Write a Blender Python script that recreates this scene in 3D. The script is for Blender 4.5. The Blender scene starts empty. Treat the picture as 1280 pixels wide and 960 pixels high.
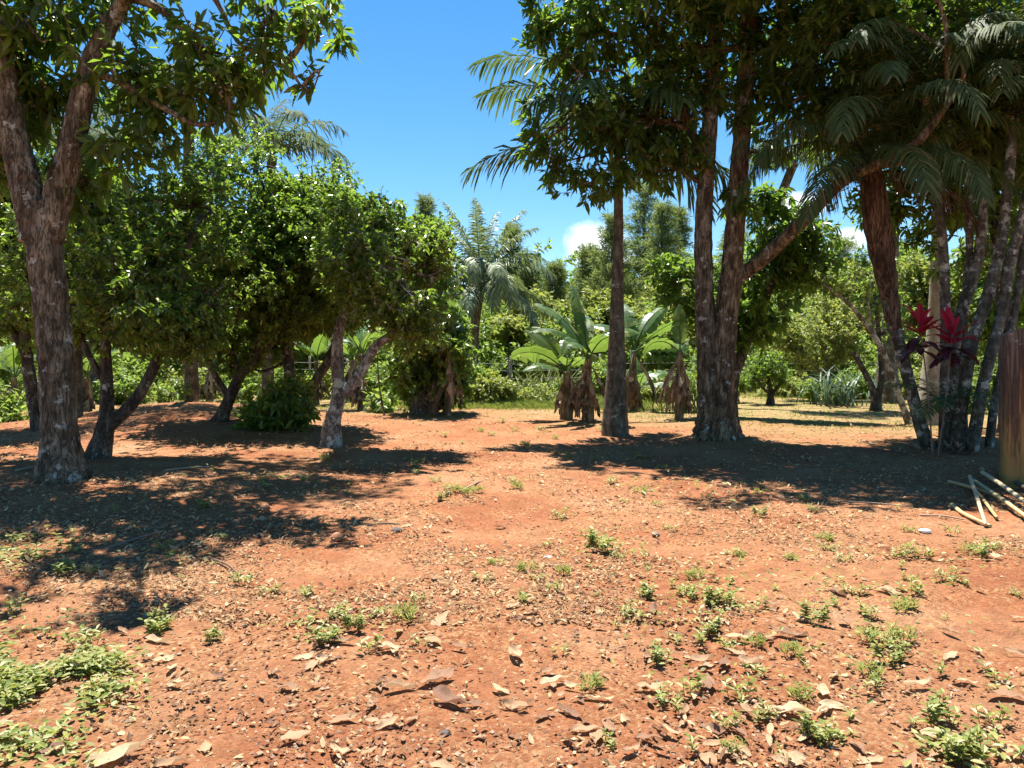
import bpy, math, random
import numpy as np
R = math.radians
rng = np.random.default_rng(7)
random.seed(7)
sc = bpy.context.scene
COL = sc.collection
F, HX, HY, CAMH = 967.0, 640.0, 445.0, 1.5
PI = math.pi

# ------------------------------------------------------------------ numpy helpers
def _hash(ix, iy, iz, seed):
    n = (ix.astype(np.int64) * 374761393 + iy.astype(np.int64) * 668265263 + iz.astype(np.int64) * 2147483647 + seed * 144665) & 0xffffffff
    n = ((n ^ (n >> 13)) * 1274126177) & 0xffffffff
    n = (n ^ (n >> 16)) & 0xffffff
    return n / float(0xffffff)

def vnoise(P, scale=1.0, seed=0):
    P = np.asarray(P, float) * scale
    i = np.floor(P); f = P - i; u = f * f * (3 - 2 * f)
    ix, iy, iz = i[:, 0], i[:, 1], i[:, 2]
    r = 0
    for dx in (0, 1):
        wx = u[:, 0] if dx else 1 - u[:, 0]
        for dy in (0, 1):
            wy = u[:, 1] if dy else 1 - u[:, 1]
            for dz in (0, 1):
                wz = u[:, 2] if dz else 1 - u[:, 2]
                r = r + wx * wy * wz * _hash(ix + dx, iy + dy, iz + dz, seed)
    return r

def fbm(P, scale, seed, octv=3):
    a, t, s = 1.0, 0, 0
    for k in range(octv):
        s = s + a * vnoise(P, scale * 2 ** k, seed + k); t += a; a *= .5
    return s / t

def norm(v):
    return v / np.maximum(np.linalg.norm(v, axis=-1, keepdims=True), 1e-9)

def ground_h(x, y):
    x = np.atleast_1d(np.asarray(x, float)); y = np.atleast_1d(np.asarray(y, float))
    P = np.stack([x, y, np.zeros_like(x)], 1)
    h = (fbm(P, .22, 3, 2) - .5) * .22 * np.clip((np.hypot(x, y) - 2) / 6, .15, 1)
    h = h + .42 * np.exp(-(((x + 7.6) / 2.6) ** 2 + ((y - 17.5) / 3.2) ** 2))
    h = h + .16 * np.exp(-(((x + 4.6) / 2.2) ** 2 + ((y - 8.8) / 2.5) ** 2))
    h = h + np.clip(y - 40, 0, 300) * .012
    return h

def gh(x, y):
    return float(ground_h(x, y)[0])

def W(px, py, D):
    return np.array([(px - HX) / F * D, D, CAMH - (py - HY) / F * D])

def G(px, D):
    x = (px - HX) / F * D
    return np.array([x, D, gh(x, D)])

class Geo:
    def __init__(s): s.V = []; s.Q = []; s.T = []; s.n = 0; s.qm = []; s.tm = []
    def add(s, V, Q=None, T=None, mi=0):
        V = np.asarray(V, float).reshape(-1, 3)
        if Q is not None and len(Q):
            Q = np.asarray(Q, np.int64).reshape(-1, 4); s.Q.append(Q + s.n); s.qm.append(np.full(len(Q), mi))
        if T is not None and len(T):
            T = np.asarray(T, np.int64).reshape(-1, 3); s.T.append(T + s.n); s.tm.append(np.full(len(T), mi))
        s.V.append(V); s.n += len(V)
        return s

def mesh(name, geo, mats, off=(0, 0, 0), smooth=False):
    V = np.concatenate(geo.V) - np.asarray(off, float)
    Q = np.concatenate(geo.Q) if geo.Q else np.zeros((0, 4), np.int64)
    T = np.concatenate(geo.T) if geo.T else np.zeros((0, 3), np.int64)
    mi = np.concatenate((geo.qm or [np.zeros(0)]) + (geo.tm or [np.zeros(0)])).astype(np.int32)
    me = bpy.data.meshes.new(name)
    me.vertices.add(len(V)); me.vertices.foreach_set('co', V.astype(np.float32).ravel())
    li = np.concatenate([Q.ravel(), T.ravel()]).astype(np.int32)
    me.loops.add(len(li)); me.loops.foreach_set('vertex_index', li)
    ls = np.concatenate([np.arange(len(Q)) * 4, len(Q) * 4 + np.arange(len(T)) * 3]).astype(np.int32)
    me.polygons.add(len(ls)); me.polygons.foreach_set('loop_start', ls)
    for m in (mats if isinstance(mats, (list, tuple)) else [mats]): me.materials.append(m)
    me.polygons.foreach_set('material_index', mi)
    me.update(calc_edges=True)
    me.polygons.foreach_set('use_smooth', np.full(len(ls), bool(smooth)))
    return me

def obj(name, geo, mats, parent=None, smooth=False, loc=None, label=None):
    """ONE mesh object; geometry is given in world coordinates and stored relative to the thing's base"""
    off = np.array(parent.location) if parent is not None and loc is None else np.asarray(loc if loc is not None else (0, 0, 0), float)
    o = bpy.data.objects.new(name, mesh(name, geo, mats, off, smooth)); COL.objects.link(o)
    if parent is not None: o.parent = parent
    else: o.location = off
    if label: o['label'] = label
    return o

def tag(o, label=None, cat=None, group=None, kind=None):
    if label: o['label'] = label
    if cat: o['category'] = cat
    if group: o['group'] = group
    if kind: o['kind'] = kind
    return o

def thing(name, loc, label, cat, group=None):
    o = bpy.data.objects.new(name, None); COL.objects.link(o)
    o.location = [float(c) for c in loc]; o.empty_display_size = .2
    return tag(o, label, cat, group)

# ------------------------------------------------------------------ materials
def newmat(name):
    m = bpy.data.materials.new(name); m.use_nodes = True
    nt = m.node_tree; nt.nodes.clear()
    return m, nt, nt.nodes, nt.links

def ramp(N, stops, interp='LINEAR'):
    r = N.new('ShaderNodeValToRGB'); r.color_ramp.interpolation = interp
    e = r.color_ramp.elements
    while len(e) < len(stops): e.new(.5)
    for k, (p, c) in enumerate(stops):
        e[k].position = p; e[k].color = (*c, 1)
    return r

def noise(N, L, co, scale, detail=4, rough=.55):
    n = N.new('ShaderNodeTexNoise'); n.inputs['Scale'].default_value = scale
    n.inputs['Detail'].default_value = detail; n.inputs['Roughness'].default_value = rough
    L.new(co, n.inputs['Vector']); return n

def mapping(N, L, co, scale):
    m = N.new('ShaderNodeMapping'); m.inputs['Scale'].default_value = scale; L.new(co, m.inputs['Vector']); return m.outputs[0]

def mixc(N, L, fac, a, b, mode='MIX'):
    m = N.new('ShaderNodeMix'); m.data_type = 'RGBA'; m.blend_type = mode
    for sock, v in ((m.inputs[0], fac), (m.inputs[6], a), (m.inputs[7], b)):
        if isinstance(v, (int, float)): sock.default_value = v
        elif isinstance(v, tuple): sock.default_value = (*v, 1)
        else: L.new(v, sock)
    return m.outputs[2]

def leafmat(name, stops, trans=.4, tcol=(.22, .33, .03), rough=.42, spec=.5):
    m, nt, N, L = newmat(name)
    geo = N.new('ShaderNodeNewGeometry'); tc = N.new('ShaderNodeTexCoord')
    rp = ramp(N, stops); L.new(geo.outputs['Random Per Island'], rp.inputs[0])
    mul = rp
    pb = N.new('ShaderNodeBsdfPrincipled'); pb.inputs['Roughness'].default_value = rough
    pb.inputs['Specular IOR Level'].default_value = spec
    L.new(mul.outputs[0], pb.inputs['Base Color'])
    tr = N.new('ShaderNodeBsdfTranslucent')
    L.new(mixc(N, L, .62, mul.outputs[0], tcol), tr.inputs['Color'])
    mx = N.new('ShaderNodeMixShader'); mx.inputs[0].default_value = trans
    L.new(pb.outputs[0], mx.inputs[1]); L.new(tr.outputs[0], mx.inputs[2])
    out = N.new('ShaderNodeOutputMaterial'); L.new(mx.outputs[0], out.inputs[0])
    return m

def barkmat(name, dark, mid, light, lichen=.0, vs=(9, 9, 2.2), bump=.6, rings=0, ringcol=None):
    m, nt, N, L = newmat(name)
    tc = N.new('ShaderNodeTexCoord'); co = tc.outputs['Object']
    wob = noise(N, L, co, 3, 3)
    add = N.new('ShaderNodeVectorMath'); add.operation = 'MULTIPLY_ADD'
    L.new(wob.outputs['Color'], add.inputs[0]); add.inputs[1].default_value = (.10, .10, .25); L.new(co, add.inputs[2])
    st = mapping(N, L, add.outputs[0], vs)
    v = noise(N, L, st, 1.6, 4, .55)
    sb = N.new('ShaderNodeMath'); sb.operation = 'SUBTRACT'; sb.inputs[1].default_value = .5; L.new(v.outputs[0], sb.inputs[0])
    ab = N.new('ShaderNodeMath'); ab.operation = 'ABSOLUTE'; L.new(sb.outputs[0], ab.inputs[0])
    crack = N.new('ShaderNodeMapRange'); crack.inputs[1].default_value = 0; crack.inputs[2].default_value = .055; crack.inputs[3].default_value = .15; L.new(ab.outputs[0], crack.inputs[0])
    n2 = noise(N, L, mapping(N, L, co, (4, 4, 1.6)), 2.2, 7, .65)
    rp = ramp(N, [(.36, dark), (.5, mid), (.64, light)]); L.new(n2.outputs[0], rp.inputs[0])
    col = mixc(N, L, crack.outputs[0], tuple(c * .45 for c in dark), rp.outputs[0])
    height = crack.outputs[0]
    if rings: col = rp.outputs[0]
    if lichen:
        n3 = noise(N, L, co, 5.5, 6, .7)
        lm = N.new('ShaderNodeMapRange'); lm.inputs[1].default_value = .66 - lichen * .25; lm.inputs[2].default_value = .72 - lichen * .25
        L.new(n3.outputs[0], lm.inputs[0])
        n4 = noise(N, L, co, 40, 3)
        lc = ramp(N, [(.3, (.30, .31, .25)), (.7, (.55, .55, .48))]); L.new(n4.outputs[0], lc.inputs[0])
        col = mixc(N, L, lm.outputs[0], col, lc.outputs[0])
    if rings:
        sx = N.new('ShaderNodeSeparateXYZ'); L.new(add.outputs[0], sx.inputs[0])
        ml = N.new('ShaderNodeMath'); ml.operation = 'MULTIPLY'; ml.inputs[1].default_value = rings; L.new(sx.outputs[2], ml.inputs[0])
        fr = N.new('ShaderNodeMath'); fr.operation = 'FRACT'; L.new(ml.outputs[0], fr.inputs[0])
        rr = ramp(N, [(0, (.45, .45, .45)), (.06, (1, 1, 1)), (.6, (.9, .9, .9)), (1, (.62, .62, .62))]); L.new(fr.outputs[0], rr.inputs[0])
        col = mixc(N, L, rr.outputs[0], ringcol or tuple(c * .5 for c in dark), col)
        height = rr.outputs[0]
    bp = N.new('ShaderNodeBump'); bp.inputs['Strength'].default_value = bump; bp.inputs['Distance'].default_value = .03
    hs = N.new('ShaderNodeMath'); hs.operation = 'ADD'; L.new(height, hs.inputs[0]); L.new(n2.outputs[0], hs.inputs[1]); L.new(hs.outputs[0], bp.inputs['Height'])
    pb = N.new('ShaderNodeBsdfPrincipled'); pb.inputs['Roughness'].default_value = .88; pb.inputs['Specular IOR Level'].default_value = .2
    L.new(col, pb.inputs['Base Color']); L.new(bp.outputs[0], pb.inputs['Normal'])
    out = N.new('ShaderNodeOutputMaterial'); L.new(pb.outputs[0], out.inputs[0])
    return m

def rndmat(name, stops, rough=.8, spec=.2, trans=0, per='island', bumpscale=60):
    m, nt, N, L = newmat(name)
    tc = N.new('ShaderNodeTexCoord')
    rp = ramp(N, stops)
    if per == 'island':
        L.new(N.new('ShaderNodeNewGeometry').outputs['Random Per Island'], rp.inputs[0])
    else:
        L.new(N.new('ShaderNodeObjectInfo').outputs['Random'], rp.inputs[0])
    n = noise(N, L, tc.outputs['Object'], bumpscale, 5, .7)
    mr = N.new('ShaderNodeMapRange'); mr.inputs[3].default_value = .6; mr.inputs[4].default_value = 1.35; L.new(n.outputs[0], mr.inputs[0])
    mul = N.new('ShaderNodeVectorMath'); mul.operation = 'SCALE'; L.new(rp.outputs[0], mul.inputs[0]); L.new(mr.outputs[0], mul.inputs['Scale'])
    bp = N.new('ShaderNodeBump'); bp.inputs['Strength'].default_value = .3; bp.inputs['Distance'].default_value = .01; L.new(n.outputs[0], bp.inputs['Height'])
    pb = N.new('ShaderNodeBsdfPrincipled'); pb.inputs['Roughness'].default_value = rough; pb.inputs['Specular IOR Level'].default_value = spec
    L.new(mul.outputs[0], pb.inputs['Base Color']); L.new(bp.outputs[0], pb.inputs['Normal'])
    sh = pb.outputs[0]
    if trans:
        tr = N.new('ShaderNodeBsdfTranslucent'); L.new(mul.outputs[0], tr.inputs['Color'])
        mx = N.new('ShaderNodeMixShader'); mx.inputs[0].default_value = trans
        L.new(sh, mx.inputs[1]); L.new(tr.outputs[0], mx.inputs[2]); sh = mx.outputs[0]
    out = N.new('ShaderNodeOutputMaterial'); L.new(sh, out.inputs[0])
    return m

def soilmat():
    m, nt, N, L = newmat('red_soil')
    tc = N.new('ShaderNodeTexCoord'); co = tc.outputs['Object']
    n1 = noise(N, L, co, .7, 6, .6)
    rp = ramp(N, [(.28, (.215, .069, .031)), (.44, (.29, .109, .05)), (.58, (.34, .16, .08)), (.74, (.38, .23, .135))]); L.new(n1.outputs[0], rp.inputs[0])
    n2 = noise(N, L, co, 9, 8, .7)
    mr = N.new('ShaderNodeMapRange'); mr.inputs[1].default_value = .3; mr.inputs[2].default_value = .7; mr.inputs[3].default_value = .66; mr.inputs[4].default_value = 1.26; L.new(n2.outputs[0], mr.inputs[0])
    sc1 = N.new('ShaderNodeVectorMath'); sc1.operation = 'SCALE'; L.new(rp.outputs[0], sc1.inputs[0]); L.new(mr.outputs[0], sc1.inputs['Scale'])
    # fine gravel crumbs: voronoi cells with their own tones
    v = N.new('ShaderNodeTexVoronoi'); v.inputs['Scale'].default_value = 55; L.new(co, v.inputs['Vector'])
    bw = N.new('ShaderNodeRGBToBW'); L.new(v.outputs['Color'], bw.inputs[0])
    vr = ramp(N, [(.2, (.12, .045, .02)), (.4, (.28, .108, .044)), (.66, (.38, .205, .095)), (.85, (.47, .33, .17))]); L.new(bw.outputs[0], vr.inputs[0])
    n3 = noise(N, L, co, 1.6, 4, .6)
    gm = N.new('ShaderNodeMapRange'); gm.inputs[1].default_value = .42; gm.inputs[2].default_value = .68; gm.inputs[3].default_value = .1; gm.inputs[4].default_value = .7; L.new(n3.outputs[0], gm.inputs[0])
    col = mixc(N, L, gm.outputs[0], sc1.outputs[0], vr.outputs[0])
    # dark mossy patches
    n4 = noise(N, L, co, 1.15, 5, .65)
    mm = N.new('ShaderNodeMapRange'); mm.inputs[1].default_value = .60; mm.inputs[2].default_value = .72; mm.inputs[4].default_value = .6; L.new(n4.outputs[0], mm.inputs[0])
    col = mixc(N, L, mm.outputs[0], col, (.16, .10, .04))
    # turf and straw beyond the path
    sx = N.new('ShaderNodeSeparateXYZ'); L.new(co, sx.inputs[0])
    n5 = noise(N, L, co, .5, 5, .65)
    ad = N.new('ShaderNodeMath'); ad.operation = 'MULTIPLY_ADD'; ad.inputs[1].default_value = 14; L.new(n5.outputs[0], ad.inputs[0]); L.new(sx.outputs[1], ad.inputs[2])
    px_ = N.new('ShaderNodeMath'); px_.operation = 'ADD'; px_.inputs[1].default_value = .4; L.new(sx.outputs[0], px_.inputs[0])
    pa = N.new('ShaderNodeMath'); pa.operation = 'MAXIMUM'; pa.inputs[1].default_value = 0; L.new(px_.outputs[0], pa.inputs[0])
    pm = N.new('ShaderNodeMath'); pm.operation = 'MINIMUM'; pm.inputs[1].default_value = 4.5; L.new(pa.outputs[0], pm.inputs[0])
    ad2 = N.new('ShaderNodeMath'); ad2.operation = 'ADD'; L.new(ad.outputs[0], ad2.inputs[0]); L.new(pm.outputs[0], ad2.inputs[1]); ad = ad2
    gz = N.new('ShaderNodeMapRange'); gz.inputs[1].default_value = 23.5; gz.inputs[2].default_value = 31; L.new(ad.outputs[0], gz.inputs[0])
    n6 = noise(N, L, co, 3, 5, .7)
    gr = ramp(N, [(.35, (.11, .14, .03)), (.46, (.2, .19, .06)), (.56, (.31, .21, .11)), (.72, (.36, .25, .15))]); L.new(n6.outputs[0], gr.inputs[0])
    gzs = N.new('ShaderNodeMath'); gzs.operation = 'MULTIPLY'; gzs.inputs[1].default_value = .85; L.new(gz.outputs[0], gzs.inputs[0])
    col = mixc(N, L, gzs.outputs[0], col, gr.outputs[0])
    # bump
    h1 = noise(N, L, co, 19, 9, .78)
    hh = N.new('ShaderNodeMath'); hh.operation = 'MULTIPLY_ADD'; hh.inputs[1].default_value = -.35; L.new(v.outputs['Distance'], hh.inputs[0]); L.new(h1.outputs[0], hh.inputs[2])
    bp = N.new('ShaderNodeBump'); bp.inputs['Strength'].default_value = .8; bp.inputs['Distance'].default_value = .045; L.new(hh.outputs[0], bp.inputs['Height'])
    pb = N.new('ShaderNodeBsdfPrincipled'); pb.inputs['Roughness'].default_value = .95; pb.inputs['Specular IOR Level'].default_value = .1
    L.new(col, pb.inputs['Base Color']); L.new(bp.outputs[0], pb.inputs['Normal'])
    out = N.new('ShaderNodeOutputMaterial'); L.new(pb.outputs[0], out.inputs[0])
    return m

M = {}
M['mango'] = leafmat('broad_dark_leaf', [(0, (.025, .055, .013)), (.5, (.05, .10, .018)), (.8, (.10, .165, .027)), (1, (.2, .23, .045))], .5, (.31, .50, .04), .36)
M['citrus'] = leafmat('glossy_orchard_leaf', [(0, (.04, .085, .018)), (.45, (.07, .14, .025)), (.78, (.14, .21, .036)), (1, (.31, .31, .07))], .44, (.37, .58, .05), .3)
M['bright'] = leafmat('fresh_green_leaf', [(0, (0.078, 0.156, 0.026)), (.5, (0.130, 0.234, 0.039)), (.85, (0.208, 0.299, 0.058)), (1, (0.312, 0.325, 0.078))], .48, (0.364, 0.494, 0.065), .45)
M['yellowish'] = leafmat('yellow_green_leaf', [(0, (0.125, 0.188, 0.037)), (.5, (0.213, 0.275, 0.056)), (1, (0.350, 0.350, 0.088))], .46, (0.425, 0.475, 0.075), .5)
M['weed'] = leafmat('weed_leaf', [(0, (.12, .17, .035)), (.4, (.23, .26, .06)), (.8, (.33, .33, .09)), (1, (.42, .38, .16))], .38, (.40, .46, .07), .5)
M['palm'] = leafmat('palm_leaflet', [(0, (.04, .08, .02)), (.6, (.065, .12, .035)), (.9, (.10, .15, .05)), (1, (.2, .17, .07))], .28, (.2, .28, .05), .55, .3)
M['greypalm'] = leafmat('grey_green_palm_leaflet', [(0, (.06, .10, .045)), (.6, (.10, .15, .07)), (1, (.17, .2, .10))], .3, (.2, .26, .08), .7, .1)
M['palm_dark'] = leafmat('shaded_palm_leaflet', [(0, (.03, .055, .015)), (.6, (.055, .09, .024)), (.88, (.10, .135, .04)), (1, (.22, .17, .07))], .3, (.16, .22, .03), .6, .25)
M['feather'] = leafmat('silvery_palm_leaflet', [(0, (.085, .13, .055)), (.6, (.15, .2, .085)), (1, (.27, .3, .15))], .28, (.26, .34, .08), .5, .35)
M['banana'] = leafmat('banana_leaf', [(0, (.04, .095, .025)), (.6, (.08, .16, .04)), (.9, (.13, .20, .06)), (1, (.19, .23, .08))], .4, (.28, .42, .05), .38)
M['pine'] = leafmat('pine_needles', [(0, (0.081, 0.127, 0.040)), (.5, (0.138, 0.196, 0.063)), (1, (0.230, 0.265, 0.092))], .5, (0.299, 0.368, 0.092), .55, .3)
M['grass'] = leafmat('grass_blade', [(0, (0.105, 0.179, 0.032)), (.5, (0.189, 0.263, 0.053)), (.8, (0.294, 0.315, 0.084)), (1, (0.441, 0.378, 0.168))], .35, (0.367, 0.441, 0.063), .55)
M['cane_leaf'] = leafmat('blue_green_blade', [(0, (.06, .12, .07)), (.6, (.10, .18, .11)), (1, (.18, .24, .14))], .3, (.2, .3, .1), .45)
M['ti_red'] = leafmat('crimson_leaf', [(0, (.26, .012, .03)), (.6, (.42, .016, .045)), (1, (.5, .04, .07))], .5, (.8, .03, .08), .45)
M['ti_dark'] = leafmat('dark_purple_leaf', [(0, (.03, .012, .016)), (1, (.07, .02, .025))], .25, (.2, .02, .04), .35)
M['dead'] = rndmat('dead_leaf_brown', [(0, (.10, .065, .045)), (.5, (.25, .17, .11)), (1, (.50, .40, .29))], .85, .15, .2, bumpscale=14)
M['dead_dark'] = rndmat('dark_withered_frond', [(0, (.07, .04, .025)), (1, (.17, .10, .06))], .85, .15, .15, bumpscale=14)
M['dry_leaf'] = rndmat('dry_fallen_leaf', [(0, (.22, .115, .07)), (.3, (.38, .225, .125)), (.65, (.47, .31, .18)), (1, (.54, .40, .24))], .7, .3, .3, per='obj', bumpscale=18)
M['litter'] = rndmat('litter_crumb', [(0, (.15, .085, .05)), (.25, (.32, .17, .09)), (.6, (.45, .29, .155)), (.85, (.52, .38, .2)), (1, (.56, .45, .28))], .85, .2, .3)
M['pebble'] = rndmat('pebble_stone', [(0, (.2, .085, .045)), (.6, (.34, .16, .085)), (1, (.5, .36, .24))], .85, .25)
M['stone'] = rndmat('grey_stone', [(0, (.10, .08, .075)), (1, (.18, .14, .12))], .8, .3, per='obj', bumpscale=25)
M['white'] = rndmat('white_chip', [(0, (.72, .72, .72)), (1, (.8, .8, .78))], .6, .4, per='obj')
M['bark_l'] = barkmat('furrowed_grey_bark', (.055, .042, .026), (.145, .115, .074), (.29, .25, .175), .3, (15, 15, 2.0))
M['bark_r'] = barkmat('red_brown_bark', (.055, .036, .02), (.15, .105, .06), (.31, .24, .15), .25, (11, 11, 1.3))
M['bark_o'] = barkmat('mottled_orchard_bark', (.035, .028, .02), (.085, .068, .05), (.17, .145, .11), .3, (12, 12, 5), .4)
M['bark_p'] = barkmat('pale_lichen_bark', (.09, .072, .055), (.19, .16, .13), (.36, .33, .28), .6, (9, 9, 5), .5)
M['bark_b'] = barkmat('grey_wood', (.10, .08, .06), (.2, .165, .125), (.32, .27, .21), .2)
M['trunk_palm'] = barkmat('ringed_palm_trunk', (.055, .047, .031), (.115, .10, .067), (.22, .2, .14), .25, (3, 3, 3), .35, 3.4)
M['trunk_pale'] = barkmat('pale_palm_trunk', (.2, .17, .12), (.32, .28, .2), (.44, .39, .3), .3, (3, 3, 3), .25, 2.2, (.26, .22, .16))
M["stem_ring"] = barkmat("ringed_mottled_stem", (.045, .042, .03), (.10, .095, .07), (.2, .19, .15), .5, (4, 4, 4), .3, 7)
M['shaft'] = rndmat('green_crownshaft', [(0, (.10, .16, .04)), (1, (.16, .22, .06))], .45, .5, per='obj', bumpscale=5)
M['shaft_o'] = rndmat('orange_brown_sheath', [(0, (.34, .15, .05)), (1, (.42, .2, .07))], .6, .4, per='obj', bumpscale=6)
M['fibre'] = barkmat('brown_fibre_sheath', (.055, .034, .021), (.12, .075, .046), (.22, .145, .09), 0, (10, 10, 1.2), .8)
M['bstem'] = barkmat('banana_stem', (.10, .065, .04), (.22, .16, .09), (.36, .30, .18), .2, (7, 7, 1.5), .6)
M['post'] = barkmat('weathered_fence_post', (.25, .22, .18), (.42, .38, .31), (.58, .54, .46), .1, (16, 16, 2), .3)
M['wire'] = rndmat('galvanised_wire', [(0, (.2, .2, .19)), (1, (.28, .28, .27))], .5, .5, per='obj')
M['cane'] = rndmat('dry_yellow_cane', [(0, (.46, .31, .13)), (.6, (.56, .41, .2)), (1, (.5, .40, .25))], .5, .4, per='obj', bumpscale=9)
M['twig'] = rndmat('grey_brown_twig', [(0, (.16, .11, .08)), (1, (.36, .28, .2))], .9, .1, per='obj', bumpscale=20)
M['soil'] = soilmat()

# ------------------------------------------------------------------ shape helpers
def spline(P, n):
    P = np.asarray(P, float)
    if len(P) == 2:
        t = np.linspace(0, 1, n)[:, None]; return P[0] * (1 - t) + P[1] * t
    A = np.vstack([2 * P[0] - P[1], P, 2 * P[-1] - P[-2]])
    u = np.linspace(0, len(P) - 1 - 1e-6, n); k = u.astype(int); t = (u - k)[:, None]
    p0, p1, p2, p3 = A[k], A[k + 1], A[k + 2], A[k + 3]
    return .5 * (2 * p1 + (p2 - p0) * t + (2 * p0 - 5 * p1 + 4 * p2 - p3) * t ** 2 + (3 * p1 - p0 - 3 * p2 + p3) * t ** 3)

def tube(geo, P, rad, n=None, sides=10, rough=.0, mi=0, seed=0, cap=True, roots=0.):
    P = np.asarray(P, float); rad = np.asarray(rad, float)
    n = n or max(2, len(P) * 5)
    C = spline(np.column_stack([P, rad]), n) if len(P) > 1 else None
    c, r = C[:, :3], np.maximum(C[:, 3], .0005)
    T = norm(np.gradient(c, axis=0))
    ref = np.array([0, 1, 0.]) if abs(T[:, 1]).mean() < .8 else np.array([1., 0, 0])
    A = norm(np.cross(T, ref)); B = np.cross(T, A)
    a = np.linspace(0, 2 * PI, sides, endpoint=False)
    rr = r[:, None] * np.ones(sides)
    if rough:
        q = np.stack([np.cos(a)[None] * 1.3 + 0 * rr, np.sin(a)[None] * 1.3 + 0 * rr, np.cumsum(np.full(n, 1.0))[:, None] * .35 + 0 * rr], -1).reshape(-1, 3)
        rr = rr * (1 + rough * 2 * (fbm(q + seed * 13.7, 1.1, seed, 3) - .5).reshape(rr.shape))
    if roots:
        ln = np.concatenate([[0], np.cumsum(np.linalg.norm(np.diff(c, axis=0), axis=1))])[:, None]
        fa = np.exp(-ln / (r[0] * 1.1)); ph = seed * 1.3
        rr = rr * (1 + roots * fa * (.55 + .6 * np.cos(5 * a + ph)[None] * (.6 + .4 * np.cos(2 * a + ph)[None])))
        q = np.stack([np.cos(a)[None] * 5 + 0 * rr, np.sin(a)[None] * 5 + 0 * rr, ln * 3.2 + 0 * rr], -1).reshape(-1, 3)
        rr = rr * (1 + .16 * (fbm(q, 1.2, seed + 3, 4) - .5).reshape(rr.shape)) + .06 * r[0] * np.clip(vnoise(q * .45, 1, seed + 9) - .72, 0, 1).reshape(rr.shape) * 4
    V = c[:, None] + rr[..., None] * (np.cos(a)[None, :, None] * A[:, None] + np.sin(a)[None, :, None] * B[:, None])
    i, j = np.meshgrid(np.arange(n - 1), np.arange(sides), indexing='ij'); j2 = (j + 1) % sides
    Q = np.stack([i * sides + j, i * sides + j2, (i + 1) * sides + j2, (i + 1) * sides + j], -1).reshape(-1, 4)
    V = V.reshape(-1, 3); Tt = None
    if cap:
        V = np.vstack([V, c[0], c[-1]]); k = np.arange(sides); k2 = (k + 1) % sides; e = n * sides
        Tt = np.vstack([np.column_stack([k2, k, np.full(sides, e)]), np.column_stack([(n - 1) * sides + k, (n - 1) * sides + k2, np.full(sides, e + 1)])])
    geo.add(V, Q, Tt, mi)
    return c

def sticks(geo, A, B, r, mi=0):
    """many thin three sided twigs"""
    A = np.asarray(A); B = np.asarray(B); n = len(A)
    if n == 0: return
    T = norm(B - A); ref = np.where(np.abs(T[:, 2:3]) < .9, np.array([[0, 0, 1.]]), np.array([[1., 0, 0]]))
    S = norm(np.cross(T, ref)); U = np.cross(T, S)
    r = np.broadcast_to(np.asarray(r, float), (n,))[:, None]
    ring = [S, -.5 * S + .87 * U, -.5 * S - .87 * U]
    V = np.stack([A + r * k for k in ring] + [B + .5 * r * k for k in ring], 1)
    b = np.arange(n)[:, None] * 6
    Q = np.concatenate([b + np.array([[0, 1, 4, 3]]), b + np.array([[1, 2, 5, 4]]), b + np.array([[2, 0, 3, 5]])])
    geo.add(V.reshape(-1, 3), Q, None, mi)

def leaves(geo, P, d, up, Ln, Wd, droop=.25, fold=.25, mi=0, simple=False):
    """leaf blades: P base, d direction, up normal hint (arrays)"""
    n = len(P); d = norm(d); s = norm(np.cross(d, up)); u = np.cross(s, d)
    Ln = np.broadcast_to(Ln, (n,))[:, None]; Wd = np.broadcast_to(Wd, (n,))[:, None]
    dr = np.broadcast_to(droop, (n,))[:, None]
    def pt(t, w): return P + d * Ln * t + s * Wd * w + u * (abs(w) * fold * Wd) - np.array([0, 0, 1.]) * dr * Ln * t * t
    if simple:
        V = np.stack([pt(0, 0), pt(.45, .5), pt(1, 0), pt(.45, -.5)], 1); b = np.arange(n)[:, None] * 4
        geo.add(V.reshape(-1, 3), b + np.array([[0, 1, 2, 3]]), None, mi)
    else:
        V = np.stack([pt(0, 0), pt(.28, .42), pt(.66, .44), pt(1, 0), pt(.66, -.44), pt(.28, -.42)], 1); b = np.arange(n)[:, None] * 6
        geo.add(V.reshape(-1, 3), np.concatenate([b + np.array([[0, 1, 2, 3]]), b + np.array([[0, 3, 4, 5]])]), None, mi)

def rdir(n):
    return norm(rng.normal(size=(n, 3)))

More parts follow.
